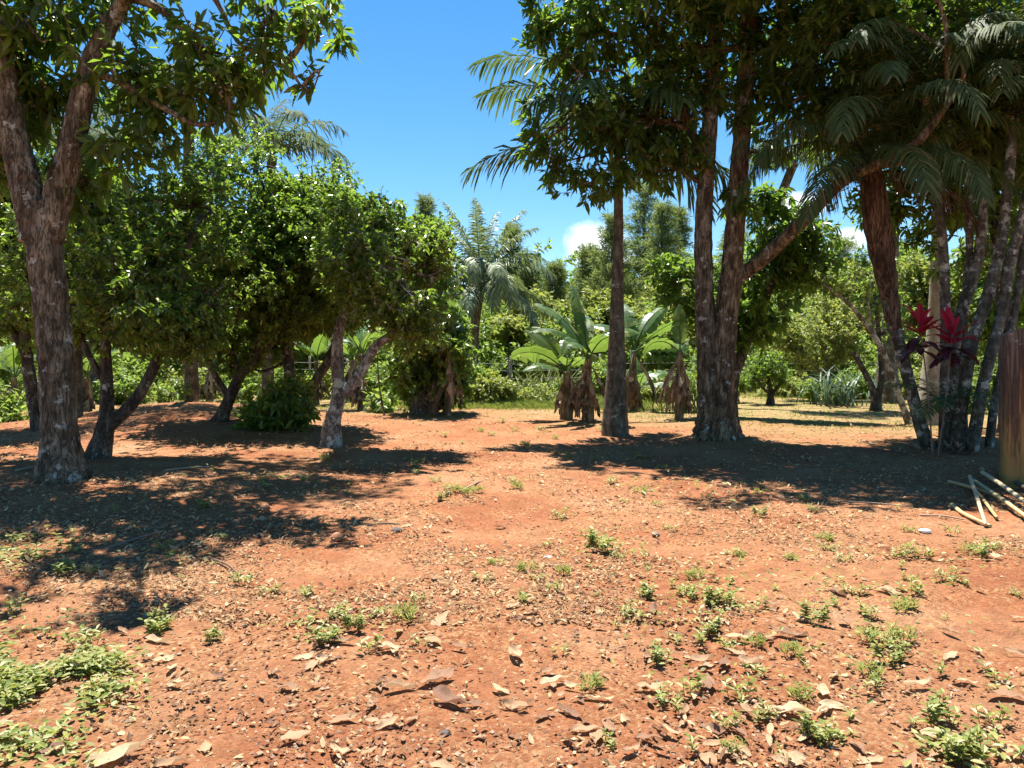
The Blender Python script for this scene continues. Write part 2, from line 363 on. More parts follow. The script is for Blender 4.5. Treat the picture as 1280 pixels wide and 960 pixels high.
def crown_leaves(geo, lobes, dens, per, Ln, Wd, gap=.42, gscale=1.1, simple=False, shell=.5, droop=.35, twig=.25, seed=1, bark=1, hang=0.0):
    """leaf clusters through the volume of several lobes; lobes: (centre, radii). dens = clusters per square metre of lobe section"""
    Cs, Os = [], []
    for k, (c, r) in enumerate(lobes):
        r = np.asarray(r, float)
        r = r * 1.1; n = int(dens * PI * (r[0] * r[1] * r[2]) ** (2 / 3) * 3.1)
        d = rdir(n); rad = rng.random(n) ** shell
        p = d * rad[:, None]
        bumpy = .50 + .92 * vnoise(d * 1.7 + k * 5.1 + seed, 2.1, seed)
        p = c + p * r * bumpy[:, None]
        keep = fbm(p, gscale, seed + 11, 2) > gap - .16 * rng.random(n)
        Cs.append(p[keep]); Os.append(d[keep])
    C = np.concatenate(Cs); O = np.concatenate(Os); n = len(C)
    ax = norm(O * .8 + np.array([0, 0, .35 - hang]) + rng.normal(size=(n, 3)) * .45)
    tl = twig * (.6 + .8 * rng.random(n))
    sticks(geo, C - ax * tl[:, None] * .7, C + ax * tl[:, None] * .4, .006 + .003 * rng.random(n), bark)
    t = rng.random((n, per)); a = rng.random((n, per)) * 2 * PI
    ref = rdir(n); S = norm(np.cross(ax, ref)); U = np.cross(ax, S)
    rad = np.cos(a)[..., None] * S[:, None] + np.sin(a)[..., None] * U[:, None]
    d = norm(rad * 1.0 + ax[:, None] * (.25 + .7 * t[..., None]) + rng.normal(size=(n, per, 3)) * .25)
    P = C[:, None] + ax[:, None] * ((t - .5) * tl[:, None])[..., None]
    P, d = P.reshape(-1, 3), d.reshape(-1, 3); m = len(P)
    d[:, 2] -= .15 + hang * .7
    up = norm(np.array([0, 0, 1.]) + rng.normal(size=(m, 3)) * .5)
    sz = .65 + .6 * rng.random(m)
    leaves(geo, P, d, up, Ln * sz, Wd * sz, droop * (rng.random(m) * 1.2), .2, 0, simple)
    return C

def px_stem(pts, D):
    """[(px, py, width_px[, depth shift])] -> world points and radii"""
    P, r = [], []
    for q in pts:
        d = D + (q[3] if len(q) > 3 else 0)
        P.append(W(q[0], q[1], d)); r.append(q[2] * .5 / F * d)
    return np.array(P), np.array(r)

def px_lobes(L, D, rzm=1.0):
    out = []
    for q in L:
        d = D + (q[4] if len(q) > 4 else 0); rx, ry = q[2] / F * d, q[3] / F * d
        rz = q[5] if len(q) > 5 else max(.5, .9 * rx)
        out.append((W(q[0], q[1], d), np.array([rx, rz * rzm, ry])))
    return out

def tree(name, label, cat, D, base_px, stems, lobes, leaf, bark, dens=26, per=12, Ln=.12, Wd=.05, group=None, gap=.42, simple=False,
         rough=.1, limbs=3, flare=1.35, seed=1, gscale=1.1, twig=.25, droop=.35, hang=0., extra=None, sides=14, shell=.5, stem_names=None, rzm=1.0, rag=None, stem_barks=None):
    b = G(base_px, D); t = thing(name, b, label, cat, group)
    ends = []
    for k, st in enumerate(stems):
        P, r = px_stem(st, D)
        g = Geo()
        if k == 0:
            P[0] = [P[0][0], P[0][1], gh(P[0][0], P[0][1]) - .08]
            P = np.vstack([P[0], P[0] * .75 + P[1] * .25 if False else P[0] + (P[1] - P[0]) * .12, P[1:]])
            r = np.concatenate([[r[0] * flare], [r[0] * (1 + (flare - 1) * .35)], r[1:]])
        c = tube(g, P, r, n=max(16, len(P) * (18 if sides > 20 else 9)), sides=sides, rough=rough, seed=seed + k, roots=.45 if k == 0 else .001)
        obj('trunk' if k == 0 else (stem_names or {}).get(k, 'limb'), g, M[(stem_barks or {}).get(k, bark)], t, True)
        ends.append(c)
    allc = np.concatenate(ends)
    lw = px_lobes(lobes, D, rzm) + (extra or [])
    for k in range(rag if rag is not None else int(len(lobes) * 1.3)):     # ragged satellites that break the outline
        c, r = lw[int(rng.integers(len(lobes)))]; d = rdir(1)[0]; d[2] *= .9
        lw.append((c + d * r * 1.14, r * rng.uniform(.22, .46, 3)))
    g = Geo()
    crown_leaves(g, lw, dens, per, Ln, Wd, gap, gscale, simple, shell, droop, twig, seed, 1, hang)
    # inner boughs reaching from the stems into every lobe
    for c, r in lw[:len(lobes)]:
        dd = np.linalg.norm(allc - c, axis=1) + np.maximum(0, allc[:, 2] - c[2]) * 1.5
        s = allc[np.argmin(dd)]
        if np.linalg.norm(s - c) > .3:
            bl = np.linalg.norm(s - c); q1 = s + (c - s) * .35 + rng.normal(size=3) * .13 * bl + [0, 0, .08 * bl]; q2 = s + (c - s) * .7 + rng.normal(size=3) * .12 * bl + [0, 0, .1 * bl]
            tube(g, [s, q1, q2, c], [.045, .034, .026, .014], n=14, sides=6, mi=1, cap=False, rough=.12, seed=seed)
        for q in range(limbs):
            e = c + rdir(1)[0] * r * .85
            tube(g, [c + (s - c) * .15 * rng.random(), (c + e) / 2 + rng.normal(size=3) * .1, e], [.02, .013, .005], n=7, sides=5, mi=1, cap=False)
    obj('crown', g, [M[leaf], M[bark]], t)
    return t

def frond(geo, B, az, e0, length, droop, nl=46, leaf=.55, width=.03, plume=.5, seed=0, twist=0., sag=.5, stub=.1, mi=0, rr=.018):
    n = 22; s = np.linspace(0, 1, n)
    e = e0 - droop * s ** 1.3
    a = az + twist * s
    T = np.stack([np.cos(e) * np.cos(a), np.cos(e) * np.sin(a), np.sin(e)], 1)
    c = B + np.vstack([[0, 0, 0], np.cumsum(T[:-1] * length / (n - 1), 0)])
    tube(geo, c[::3], np.linspace(rr, .004, len(c[::3])), n=12, sides=5, mi=mi, cap=False)
    u = np.repeat(np.linspace(stub, .995, nl), 2); side = np.tile([1., -1.], nl)
    u = np.clip(u + rng.normal(size=len(u)) * .004, 0, 1)
    C = np.stack([np.interp(u, s, c[:, k]) for k in range(3)], 1)
    Tt = norm(np.stack([np.interp(u, s, T[:, k]) for k in range(3)], 1))
    S = norm(np.cross(Tt, np.array([0, 0, 1.]) + .001)); U = np.cross(S, Tt)
    el = rng.normal(size=len(u)) * plume * .6 + .15
    fw = .45 + .75 * u ** 2
    d = norm(Tt * fw[:, None] + (S * (side * np.cos(el))[:, None] + U * np.sin(el)[:, None]))
    l = leaf * np.sin(PI * np.clip(.12 + .82 * u, 0, 1)) ** .65 * (.85 + .3 * rng.random(len(u)))
    nn = norm(np.cross(d, Tt)); w = norm(np.cross(d, nn))
    g = np.array([0, 0, 1.]); L = l[:, None]; sg = (sag * (.6 + .8 * rng.random(len(u))))[:, None]
    p0 = C; p1 = C + d * L * .45 - g * L * sg * .16; p2 = C + d * L * .85 - g * L * sg * .62; p3 = C + d * L - g * L * sg * .95
    wd = width
    V = np.stack([p0 - w * wd * .25, p0 + w * wd * .25, p1 + w * wd * .5, p1 - w * wd * .5, p2 + w * wd * .36, p2 - w * wd * .36, p3], 1)
    b = np.arange(len(u))[:, None] * 7
    geo.add(V.reshape(-1, 3), np.concatenate([b + np.array([[0, 1, 2, 3]]), b + np.array([[3, 2, 4, 5]])]), b + np.array([[5, 4, 6]]), mi)
    return c

def palm(name, label, D, trunk, fronds, leafmat_='palm', trunkmat='trunk_palm', group=None, shaft=None, nl=46, leaf=.55, width=.035, plume=.5, sag=.5, base_px=None, shaftmat='shaft', rough=.03, rr=.02, flen=1.0):
    P, r = px_stem(trunk, D)
    if base_px is None:
        P[0][2] = gh(P[0][0], P[0][1]) - .06
    t = thing(name, (P[0][0], P[0][1], gh(P[0][0], P[0][1])), label, 'palm tree', group)
    g = Geo(); tube(g, P, r, n=max(30, 10 * len(P)), sides=18, rough=rough, seed=3); obj('trunk', g, M[trunkmat], t, True)
    top = P[-1]; ax = norm(P[-1] - P[-2])
    if shaft:
        g = Geo(); tube(g, [top - ax * .05, top + ax * shaft * .35, top + ax * shaft], [r[-1] * 1.15, r[-1] * 1.25, r[-1] * .6], n=14, sides=14); obj('crownshaft', g, M[shaftmat], t, True)
        top = top + ax * shaft * .92
    for k, (az, e0, ln, dr) in enumerate(fronds):
        ln = ln * flen
        g = Geo(); frond(g, top + ax * .02 * (k % 4), R(az), R(e0), ln, R(dr), nl, leaf, width, plume, k, rng.normal() * .15, sag, rr=rr)
        obj('frond', g, M[leafmat_], t)
    return t

def blade(geo, B, az, e0, length, droop, width, tears=.3, fold=.3, n=18, mi=0, roll=0., petiole=.12, wave=.0, tip=.85):
    """large leaf blade along a drooping midrib, split into strips where it is torn"""
    s = np.linspace(0, 1, n + 1); e = e0 - droop * s ** 1.4
    T = np.stack([np.cos(e) * np.cos(az), np.cos(e) * np.sin(az), np.sin(e)], 1)
    c = B + np.vstack([[0, 0, 0], np.cumsum(T[:-1] * length / n, 0)])
    S0 = np.array([math.sin(az), -math.cos(az), 0.]); U = np.cross(S0, T); U = norm(U)
    S = norm(S0 * math.cos(roll) + U * math.sin(roll)); U = np.cross(S, T)
    prof = np.where(s < petiole, .03, np.sin(PI * np.clip((s - petiole) / (1 - petiole), 0, 1) ** tip) ** .55 * .5 + .01) * width
    tube(geo, c[::2] if len(c[::2]) > 2 else c, np.linspace(.02, .004, len(c[::2])) * min(1, length / 1.2), n=10, sides=5, mi=mi, cap=False)
    for sd in (1, -1):
        fo = fold + rng.normal() * .08; k = 0
        while k < n:
            m = k + 1
            while m < n and rng.random() > tears: m += 1
            idx = np.arange(k, m + 1); jit = rng.normal() * .25 * tears * 1.2
            w = prof[idx] * (1 + .08 * rng.normal(size=len(idx)) * (tears > .05))
            if m - k >= 1 and tears > .05: w[-1] *= .93
            f = fo + jit + wave * np.sin(idx * 1.7)
            mid = c[idx] + sd * S[idx] * (w * .55)[:, None] * np.cos(f * .6)[:, None] + U[idx] * (w * .55 * np.sin(f * .6))[:, None]
            out = c[idx] + sd * S[idx] * (w * np.cos(f))[:, None] + U[idx] * (w * np.sin(f) * .8)[:, None] - np.array([0, 0, 1.]) * (w * .25)[:, None]
            m_ = len(idx); V = np.vstack([c[idx], mid, out]); q = np.arange(m_ - 1)
            Q = np.vstack([np.column_stack([q, q + 1, m_ + q + 1, m_ + q]), np.column_stack([m_ + q, m_ + q + 1, 2 * m_ + q + 1, 2 * m_ + q])])
            if sd < 0: Q = Q[:, ::-1]
            geo.add(V, Q, None, mi); k = m

def banana(label, px, D, hpx, nleaf=6, ll=1.7, lw=.5, ndead=5, stem_w=.16, lean=0., azs=None, group='banana plants of the plot', seed=0, e0=(50, 80), dr=(60, 110), name='banana_plant', lift=0.):
    b = G(px, D); H = hpx / F * D
    t = thing(name, b, label, 'banana plant', group)
    top = b + np.array([lean, 0, H])
    g = Geo(); tube(g, [b - [0, 0, .05], b + [lean * .3, 0, H * .4], top], [stem_w * .85, stem_w * .68, stem_w * .4], n=22, sides=12, rough=.16, seed=seed); obj('stem', g, M['bstem'], t, True)
    azs = azs or [(seed * 77 + k * 137.5) % 360 for k in range(nleaf)]
    for k, az in enumerate(azs):
        g = Geo()
        ee = rng.uniform(*e0) if not isinstance(az, tuple) else az[1]; dd = rng.uniform(*dr) if not isinstance(az, tuple) else az[2]
        L_ = ll * rng.uniform(.8, 1.15) if not (isinstance(az, tuple) and len(az) > 3) else az[3] * 1.25
        a = az[0] if isinstance(az, tuple) else az
        blade(g, top - [0, 0, .05], R(a), R(ee), L_, R(dd), lw * rng.uniform(.95, 1.25), tears=.62, fold=rng.uniform(-.45, .35), roll=rng.normal() * .5, petiole=.2)
        obj('leaf', g, M['banana'], t)
    for k in range(ndead + 4 if stem_w > .11 else ndead + 2):
        g = Geo(); z = rng.uniform(.4, 1.0) * H; a_ = rng.random() * 2 * PI
        blade(g, b + [lean * z / H + math.cos(a_) * stem_w * .5, math.sin(a_) * stem_w * .5, z], a_, R(rng.uniform(-72, -45)), z * rng.uniform(.8, 1.05), R(rng.uniform(25, 50)), lw * rng.uniform(.4, .75), tears=.5, fold=-1.0, n=12, wave=.5)
        obj('dead_leaf', g, M['dead'], t)
    return t

def shrub(name, label, cat, px, D, lobes, leaf='bright', bark='bark_b', dens=30, per=12, Ln=.12, Wd=.05, gap=.40, stems=4, simple=False, group=None, seed=1, hang=0, base_y=None, trunk_r=.02, twig=.2):
    b = G(px, D); t = thing(name, b, label, cat, group)
    lw = px_lobes(lobes, D); g = Geo()
    crown_leaves(g, lw, dens, per, Ln, Wd, gap, 1.6, simple, .55, .35, twig, seed, 1, hang)
    obj('foliage', g, [M[leaf], M[bark]], t)
    g = Geo()
    for k in range(stems):
        c, r = lw[k % len(lw)]
        e = c + rdir(1)[0] * r * .5
        p0 = b + np.array([rng.normal() * .03, rng.normal() * .03, -.04])
        tube(g, [p0, (p0 * .55 + e * .45) + rng.normal(size=3) * .06, e], [trunk_r, trunk_r * .7, trunk_r * .3], n=10, sides=6, seed=k)
    obj('stem', g, M[bark], t, True)
    return t

def pine(label, px, D, top_y, wpx, lean=0, group='pines beyond the fence', seed=0, base_frac=.25, taper=1.0, dens=1.0):
    b = G(px, D); top = W(px + lean, top_y, D); H = top[2] - b[2]
    t = thing('pine_tree', b, label, 'pine tree', group)
    g = Geo(); tube(g, [b - [0, 0, .1], (b + top) / 2 + [rng.normal() * .1, 0, 0], top], [.2, .13, .03], n=16, sides=8, rough=.06); obj('trunk', g, M['bark_r'], t, True)
    g = Geo(); wm = wpx / F * D * .5
    nb = int(120 * dens); tips = []
    A, Bv = [], []
    for k in range(nb):
        u = base_frac + (1 - base_frac) * ((k + rng.random()) / nb)
        L_ = wm * ((1 - u) / (1 - base_frac)) ** (.75 * taper) * rng.uniform(.55, 1.1) + .25
        az = k * 2.4 + rng.normal() * .4; ee = rng.uniform(.05, .6)
        o = b + (top - b) * u
        for q in np.linspace(.35, 1, max(2, int(L_ / .42))):
            sp = rng.normal(size=3) * .16 * L_ * q
            p = o + np.array([math.cos(az) * math.cos(ee), math.sin(az) * math.cos(ee), math.sin(ee * q)]) * L_ * q + sp
            tips.append((p, norm(np.array([math.cos(az), math.sin(az), .9])))); A.append(o + (p - o) * .3); Bv.append(p)
    sticks(g, A, Bv, .02, 1)
    P = np.array([a for a, _ in tips]); Dd = np.array([d for _, d in tips]); per = 34
    dd = norm(Dd[:, None] * .75 + rng.normal(size=(len(P), per, 3)) * .55); PP = np.repeat(P[:, None], per, 1) + rng.normal(size=(len(P), per, 3)) * .10
    dd = dd.reshape(-1, 3); PP = PP.reshape(-1, 3)
    leaves(g, PP, dd, rdir(len(PP)), .42 * (.7 + .6 * rng.random(len(PP))), .042, .15, .1, 0, True)
    obj('crown', g, [M['pine'], M['bark_r']], t)
    return t

# ------------------------------------------------------------------ setting: ground
def build_ground():
    rads = np.concatenate([[0.0], np.geomspace(.9, 420, 470)])
    th = np.concatenate([np.linspace(-180, 28, 60, endpoint=False), np.linspace(28, 152, 760, endpoint=False), np.linspace(152, 180, 10, endpoint=False)])
    th = np.radians(th); nr, na = len(rads), len(th)
    X = rads[:, None] * np.cos(th)[None]; Y = rads[:, None] * np.sin(th)[None]
    x, y = X.ravel(), Y.ravel(); Z = ground_h(x, y); P = np.stack([x, y, 0 * x], 1); rr = np.hypot(x, y)
    amp = np.clip(1.3 - rr / 18, .25, 1)
    Z = Z + amp * ((fbm(P, 2.2, 21, 3) - .5) * .055 + (fbm(P, 9, 31, 3) - .5) * .032 + (np.abs(fbm(P, 5, 41, 2) - .5)) * -.03)
    i, j = np.meshgrid(np.arange(nr - 1), np.arange(na), indexing='ij'); j2 = (j + 1) % na
    Q = np.stack([i * na + j, (i + 1) * na + j, (i + 1) * na + j2, i * na + j2], -1).reshape(-1, 4)
    g = Geo(); g.add(np.stack([x, y, Z], 1), Q)
    tag(obj('ground', g, M['soil'], smooth=True), 'red earth ground with gravel crumbs, patchy turf farther off', 'ground', kind='structure')
build_ground()

# ------------------------------------------------------------------ foreground forked tree, left
T1D = 8.7
tree('forked_tree', 'large grey barked tree forking into two limbs, foremost trunk at left', 'tree', T1D, 78,
     [[(78, 612, 48), (74, 540, 42), (70, 450, 40), (62, 370, 39), (53, 290, 42), (50, 255, 42)],
      [(47, 300, 36), (34, 240, 36), (20, 180, 32), (9, 120, 27), (0, 50, 24), (-14, -50, 20), (-30, -160, 14)],
      [(60, 300, 36), (74, 240, 34), (90, 180, 29), (102, 125, 27), (120, 65, 24), (150, 10, 18), (195, -60, 13, -.3), (240, -150, 8, -.6)],
      [(112, 92, 10), (150, 102, 9, -.1), (200, 132, 8, -.2), (245, 155, 6, -.2), (285, 150, 4, -.2)],
      [(160, -5, 12), (205, 15, 9), (255, 72, 7), (268, 110, 4)],
      [(195, -60, 10, -.3), (262, -10, 7, -.3), (300, 55, 5, -.3), (350, 75, 4, -.3), (385, 120, 2.5, -.3)]],
     [(30, 20, 90, 50), (130, 30, 70, 55, .4), (60, 120, 70, 40, .5), (170, 90, 55, 40), (235, 120, 55, 35, -.1), (155, 190, 45, 35, .1), (285, 110, 32, 22, -.2),
      (340, 10, 60, 26, -.3), (405, 25, 38, 22, -.3), (330, 62, 36, 26, -.3), (380, 105, 14, 22, -.3, .2), (280, -20, 70, 30, -.3), (10, 210, 34, 30, .6),
      (60, -90, 160, 70, .2, 1.3), (-80, 20, 90, 90, .3, 1.4), (220, -110, 130, 60, -.6, 1.2), (100, 225, 45, 30, .3), (260, 60, 46, 34, -.2), (185, 150, 50, 42, .2), (25, 90, 66, 60, .4), (300, 90, 34, 30), (25, 150, 50, 40, .7), (250, -130, 150, 60, 4.2, 1.7), (390, -160, 110, 50, 4.2, 1.5), (120, -130, 130, 60, 3.4, 1.5), (320, -110, 110, 40, 2.4, 1.3), (225, -230, 52, 26, -2.25, .36)],
     'mango', 'bark_l', dens=14, per=11, Ln=.17, Wd=.06, rough=.13, limbs=3, seed=5, gap=.41, twig=.26, sides=36, hang=.25)

# ------------------------------------------------------------------ orchard trees, left
orch = dict(rzm=1.35, dens=33, per=15, Ln=.088, Wd=.044, gap=.44, gscale=.75, rag=16, limbs=4, group='orchard trees on the left', twig=.22)
tree('orchard_tree', 'dark low orchard tree right behind the foremost trunk, stem split in a V', 'tree', 11.2, 122,
     [[(120, 575, 26), (130, 540, 22), (134, 500, 16), (132, 440, 13), (130, 370, 10), (126, 310, 6)], [(130, 538, 18), (165, 505, 15), (192, 460, 13), (206, 410, 11), (228, 340, 8), (240, 290, 5)], [(205, 415, 7), (235, 380, 6), (262, 362, 4)], [(131, 480, 8), (105, 430, 7), (90, 380, 5)], [(132, 430, 7), (160, 390, 5), (175, 350, 4)]],
     [(150, 350, 75, 70), (95, 320, 60, 80), (215, 340, 65, 75), (150, 270, 70, 55), (230, 425, 38, 35), (255, 380, 30, 50), (170, 420, 40, 24), (70, 390, 40, 40), (110, 255, 60, 50), (185, 245, 50, 42, .5), (205, 400, 50, 44, -.8), (160, 340, 70, 70, -1.2), (245, 250, 44, 60, .6), (255, 400, 30, 40, .4), (40, 330, 50, 60, .5)], 'citrus', 'bark_o', seed=21, **orch)
tree('orchard_tree', 'shaded orchard tree at the left edge with slim dark trunk beside the forked trunk', 'tree', 14.5, 50,
     [[(52, 548, 18), (44, 510, 15), (34, 450, 14), (30, 380, 12), (28, 310, 9), (20, 240, 5)], [(34, 450, 9), (10, 400, 8), (-15, 350, 6)]],
     [(20, 320, 65, 75), (60, 260, 60, 60), (-20, 270, 60, 80), (15, 200, 50, 40), (50, 390, 40, 40), (-10, 410, 40, 35)], 'citrus', 'bark_o', seed=22, **orch)
tree('orchard_tree', 'orchard tree with tallest crown of the left row and single leaning trunk', 'tree', 15.3, 275,
     [[(274, 540, 17), (284, 505, 14), (300, 470, 13), (322, 440, 12), (330, 380, 9), (322, 300, 6)], [(300, 470, 8), (285, 420, 7), (280, 350, 5)], [(288, 500, 8), (262, 455, 7), (245, 400, 6), (238, 340, 4)], [(312, 455, 8), (345, 425, 6), (372, 390, 5)]],
     [(300, 290, 80, 80), (268, 210, 46, 40), (316, 204, 54, 40), (360, 240, 50, 50), (250, 310, 50, 70), (310, 370, 60, 55), (345, 330, 50, 60), (275, 430, 32, 26), (235, 275, 45, 55), (240, 400, 42, 50), (290, 350, 80, 70, -1.2), (390, 230, 40, 34)], 'citrus', 'bark_o', seed=23, **orch)
tree('orchard_tree', 'orchard tree with dark V shaped stems rising from a leafy shrub', 'tree', 15.6, 370,
     [[(366, 538, 20), (363, 490, 14), (360, 435, 13), (354, 385, 10), (350, 320, 7)], [(370, 525, 15), (392, 480, 12), (412, 448, 11), (428, 400, 8), (440, 340, 6)], [(362, 420, 7), (390, 405, 6), (425, 392, 5)]],
     [(370, 310, 60, 70), (400, 260, 55, 45), (390, 350, 60, 50), (345, 385, 40, 35), (430, 300, 40, 60), (415, 385, 36, 30), (360, 235, 38, 28), (400, 330, 60, 60, -.8), (380, 400, 46, 28, -.4), (335, 430, 34, 26), (412, 258, 50, 34, -.6), (392, 226, 36, 24), (420, 300, 44, 60, -1.4), (300, 455, 26, 20)], 'citrus', 'bark_o', seed=24, **orch)
tree('orchard_tree', 'orchard tree with pale lichen spotted trunk forking low, beside the open path', 'tree', 12.8, 412,
     [[(412, 558, 24), (416, 525, 21), (423, 495, 17), (422, 450, 15), (424, 410, 12), (440, 370, 9), (460, 320, 6)], [(423, 497, 15), (448, 470, 13), (468, 435, 12), (490, 416, 10), (500, 385, 8), (497, 330, 6)], [(436, 375, 6), (455, 352, 5), (470, 330, 3)]],
     [(455, 310, 62, 60), (462, 274, 45, 28), (500, 330, 55, 50), (516, 296, 42, 28), (490, 385, 45, 35), (525, 370, 36, 50), (440, 360, 40, 30), (545, 310, 26, 30), (430, 268, 30, 26), (540, 345, 34, 44), (515, 400, 44, 40), (440, 320, 50, 60, -1.0), (500, 340, 50, 55, -1.2)], 'citrus', 'bark_p', seed=25, **orch)
tree('orchard_tree', 'low bushy tree with skirts of dead leaves, farthest right of the left row', 'tree', 19.4, 530,
     [[(528, 520, 26), (528, 490, 22), (532, 450, 14), (536, 400, 8)], [(532, 500, 10), (550, 465, 8), (560, 420, 5)]],
     [(530, 445, 36, 38), (560, 440, 30, 34), (545, 400, 36, 32), (510, 410, 28, 30), (575, 470, 16, 26), (530, 350, 34, 26), (505, 465, 20, 26), (540, 295, 26, 20), (555, 330, 18, 26), (545, 440, 44, 44, -.8), (515, 480, 24, 26), (560, 490, 22, 22), (570, 415, 18, 26)], 'citrus', 'bark_b', seed=26,
     **{**orch, 'dens': 24, 'per': 12, 'Ln': .13, 'Wd': .065})

# dead leaf skirt under the last orchard tree, young plants and shrubs at the foot of the row
banana('old banana stump wrapped in hanging dead leaves below the low bushy tree', 541, 19.1, 42, 0, ndead=8, stem_w=.22, azs=[], seed=4, lw=.55)
shrub('coffee_shrub', 'dense dark shrub at the foot of the V stemmed orchard tree', 'shrub', 350, 14.8, [(345, 515, 34, 28), (375, 520, 22, 26), (320, 522, 20, 20), (362, 490, 20, 18)], 'citrus', Ln=.14, Wd=.06, dens=34, seed=31)
shrub('young_plant', 'small broad leaved plant in the sun between pale trunk and stump', 'plant', 480, 20.0, [(478, 505, 18, 11), (470, 498, 9, 8)], 'bright', Ln=.2, Wd=.09, dens=18, per=9, gap=.2, seed=32)
shrub('leafy_sapling', 'thin upright sapling with a bare stem left of the dead leaf stump', 'sapling', 478, 18.6, [(482, 425, 22, 20), (492, 412, 14, 10)], 'bright', Ln=.12, Wd=.05, dens=12, per=7, stems=1, trunk_r=.028, seed=33)
shrub('bushy_plant', 'sunlit bushy weed on the mound behind the leaning trunk', 'plant', 215, 18.5, [(215, 490, 22, 14), (200, 498, 12, 8)], 'bright', dens=22, gap=.3, seed=34)
shrub('bushy_plant', 'green weed growing beside the leaning trunk foot at right', 'plant', 318, 16.2, [(318, 515, 18, 15), (332, 508, 10, 9)], 'bright', dens=26, gap=.3, seed=35)

# ------------------------------------------------------------------ palms
palm('royal_palm', 'royal palm with smooth ringed trunk swollen at its base beside the path', 14.8,
     [(769, 543, 36), (769, 520, 32), (770, 480, 26), (771, 420, 20), (772, 340, 14.5), (773, 270, 12), (773, 225, 11)],
     [(174, 70, 3.7, 95), (186, 6, 3.0, 42), (160, 55, 3.3, 78), (8, -5, 2.3, 72), (352, 12, 2.5, 88), (-20, 30, 2.0, 105), (30, 45, 2.2, 110), (80, 55, 2.2, 90), (120, 60, 2.3, 95), (250, 55, 2.3, 100), (300, 50, 2.2, 105), (215, 40, 2.3, 75), (340, 60, 2.4, 90), (0, 75, 2.2, 60), (150, 78, 2.4, 60)],
     shaft=.75, leaf=.72, width=.06, nl=54, plume=.45, sag=.7)
palm('feather_palm', 'grey green feather palm with drooping fronds standing alone before the fence', 29.5,
     [(591, 470, 13), (592, 430, 12), (595, 395, 12), (600, 362, 12)],
     [(90 + 40 * k + rng.uniform(-12, 12), e, ln, dr) for k, (e, ln, dr) in enumerate([(75, 3.0, 55), (62, 3.0, 100), (50, 3.2, 120), (40, 3.0, 120), (70, 3.1, 90), (30, 2.9, 115), (55, 3.2, 125), (20, 2.8, 100), (45, 3.2, 130)])] +
     [(180, 40, 2.6, 90), (170, 65, 2.9, 80), (5, 45, 2.7, 85), (10, 65, 2.8, 100), (270, 60, 3.0, 145), (285, 50, 3.0, 140), (255, 48, 2.9, 140), (300, 35, 2.8, 120), (240, 30, 2.8, 120), (100, 86, 3.0, 25), (200, 80, 3.0, 35), (60, 80, 3.0, 35), (150, 78, 3.0, 42), (260, 82, 3.0, 42), (340, 76, 2.9, 45), (20, 72, 3.0, 60), (265, 15, 3.0, 85), (310, 5, 3.0, 78), (230, 8, 3.0, 80), (350, 10, 2.8, 82), (190, 5, 2.8, 80)],
     'feather', 'bark_b', flen=1.18, leaf=.55, width=.06, nl=58, plume=.4, sag=.8, rr=.035)
palm('coconut_palm', 'palm crown arching out above the tallest orchard crown, trunk hidden', 22.0,
     [(335, 545, 16), (335, 400, 14), (338, 260, 12), (340, 195, 12)],
     [(0, 62, 2.6, 110), (20, 40, 2.4, 100), (340, 30, 2.4, 100), (60, 60, 2.5, 100), (110, 60, 2.5, 100), (160, 55, 2.5, 110), (190, 35, 2.4, 100), (270, 50, 2.5, 110), (90, 80, 2.4, 50), (310, 62, 2.5, 110)],
     'greypalm', 'trunk_palm', leaf=.55, width=.05, nl=46, plume=.4, sag=.8, group='palms behind the orchard')
palm('coconut_palm', 'tall grey palm showing between the limbs of the forked tree', 19.0,
     [(240, 560, 18), (238, 400, 15), (236, 220, 13), (236, 130, 13)],
     [(0, 55, 2.6, 95), (30, 60, 2.5, 100), (330, 35, 2.4, 110), (180, 40, 2.5, 115), (160, 55, 2.5, 100), (200, 20, 2.3, 90), (260, 45, 2.5, 120), (290, 40, 2.5, 115), (90, 75, 2.4, 60), (20, 15, 2.3, 80), (230, 30, 2.3, 100)],
     'greypalm', 'trunk_palm', leaf=.6, width=.045, nl=46, plume=.4, sag=.9, group='palms behind the orchard')
palm('coconut_palm', 'palm with hanging fronds glimpsed behind the left limb of the forked tree', 16.0,
     [(95, 545, 16), (96, 400, 14), (100, 250, 13), (105, 190, 13)],
     [(0, 50, 2.0, 115), (30, 50, 2.0, 110), (180, 45, 2.0, 115), (150, 55, 2.0, 110), (220, 35, 1.9, 110), (270, 45, 2.0, 120), (310, 35, 2.0, 115), (90, 75, 2.0, 60)],
     'greypalm', 'trunk_palm', leaf=.5, width=.04, nl=42, plume=.4, sag=.9, group='palms behind the orchard')
palm('coconut_palm', 'pale palm crown seen against sky right of the twin trunked tree', 22.5,
     [(912, 510, 14), (918, 400, 12), (960, 285, 11), (992, 205, 11)],
     [(180, 35, 1.7, 110), (160, 50, 1.7, 105), (200, 55, 1.8, 115), (0, 50, 1.9, 110), (30, 40, 1.8, 100), (330, 45, 1.8, 110), (270, 50, 1.8, 120), (90, 70, 1.8, 60), (240, 30, 1.7, 100)],
     'greypalm', 'trunk_palm', leaf=.5, width=.04, nl=44, plume=.4, sag=.8)
palm('royal_palm', 'pale buff royal palm trunk behind the red leaved plant', 17.0,
     [(1163, 530, 42), (1163, 505, 36), (1165, 470, 26), (1168, 420, 19), (1171, 350, 16), (1174, 250, 15), (1176, 120, 13)],
     [(0, 50, 2.2, 105), (50, 55, 2.2, 100), (110, 60, 2.2, 95), (180, 50, 2.2, 110), (230, 45, 2.2, 110), (300, 50, 2.2, 110), (150, 35, 2.1, 95), (340, 35, 2.1, 95)], 'palm', 'trunk_pale', shaft=.5, leaf=.5, nl=44)
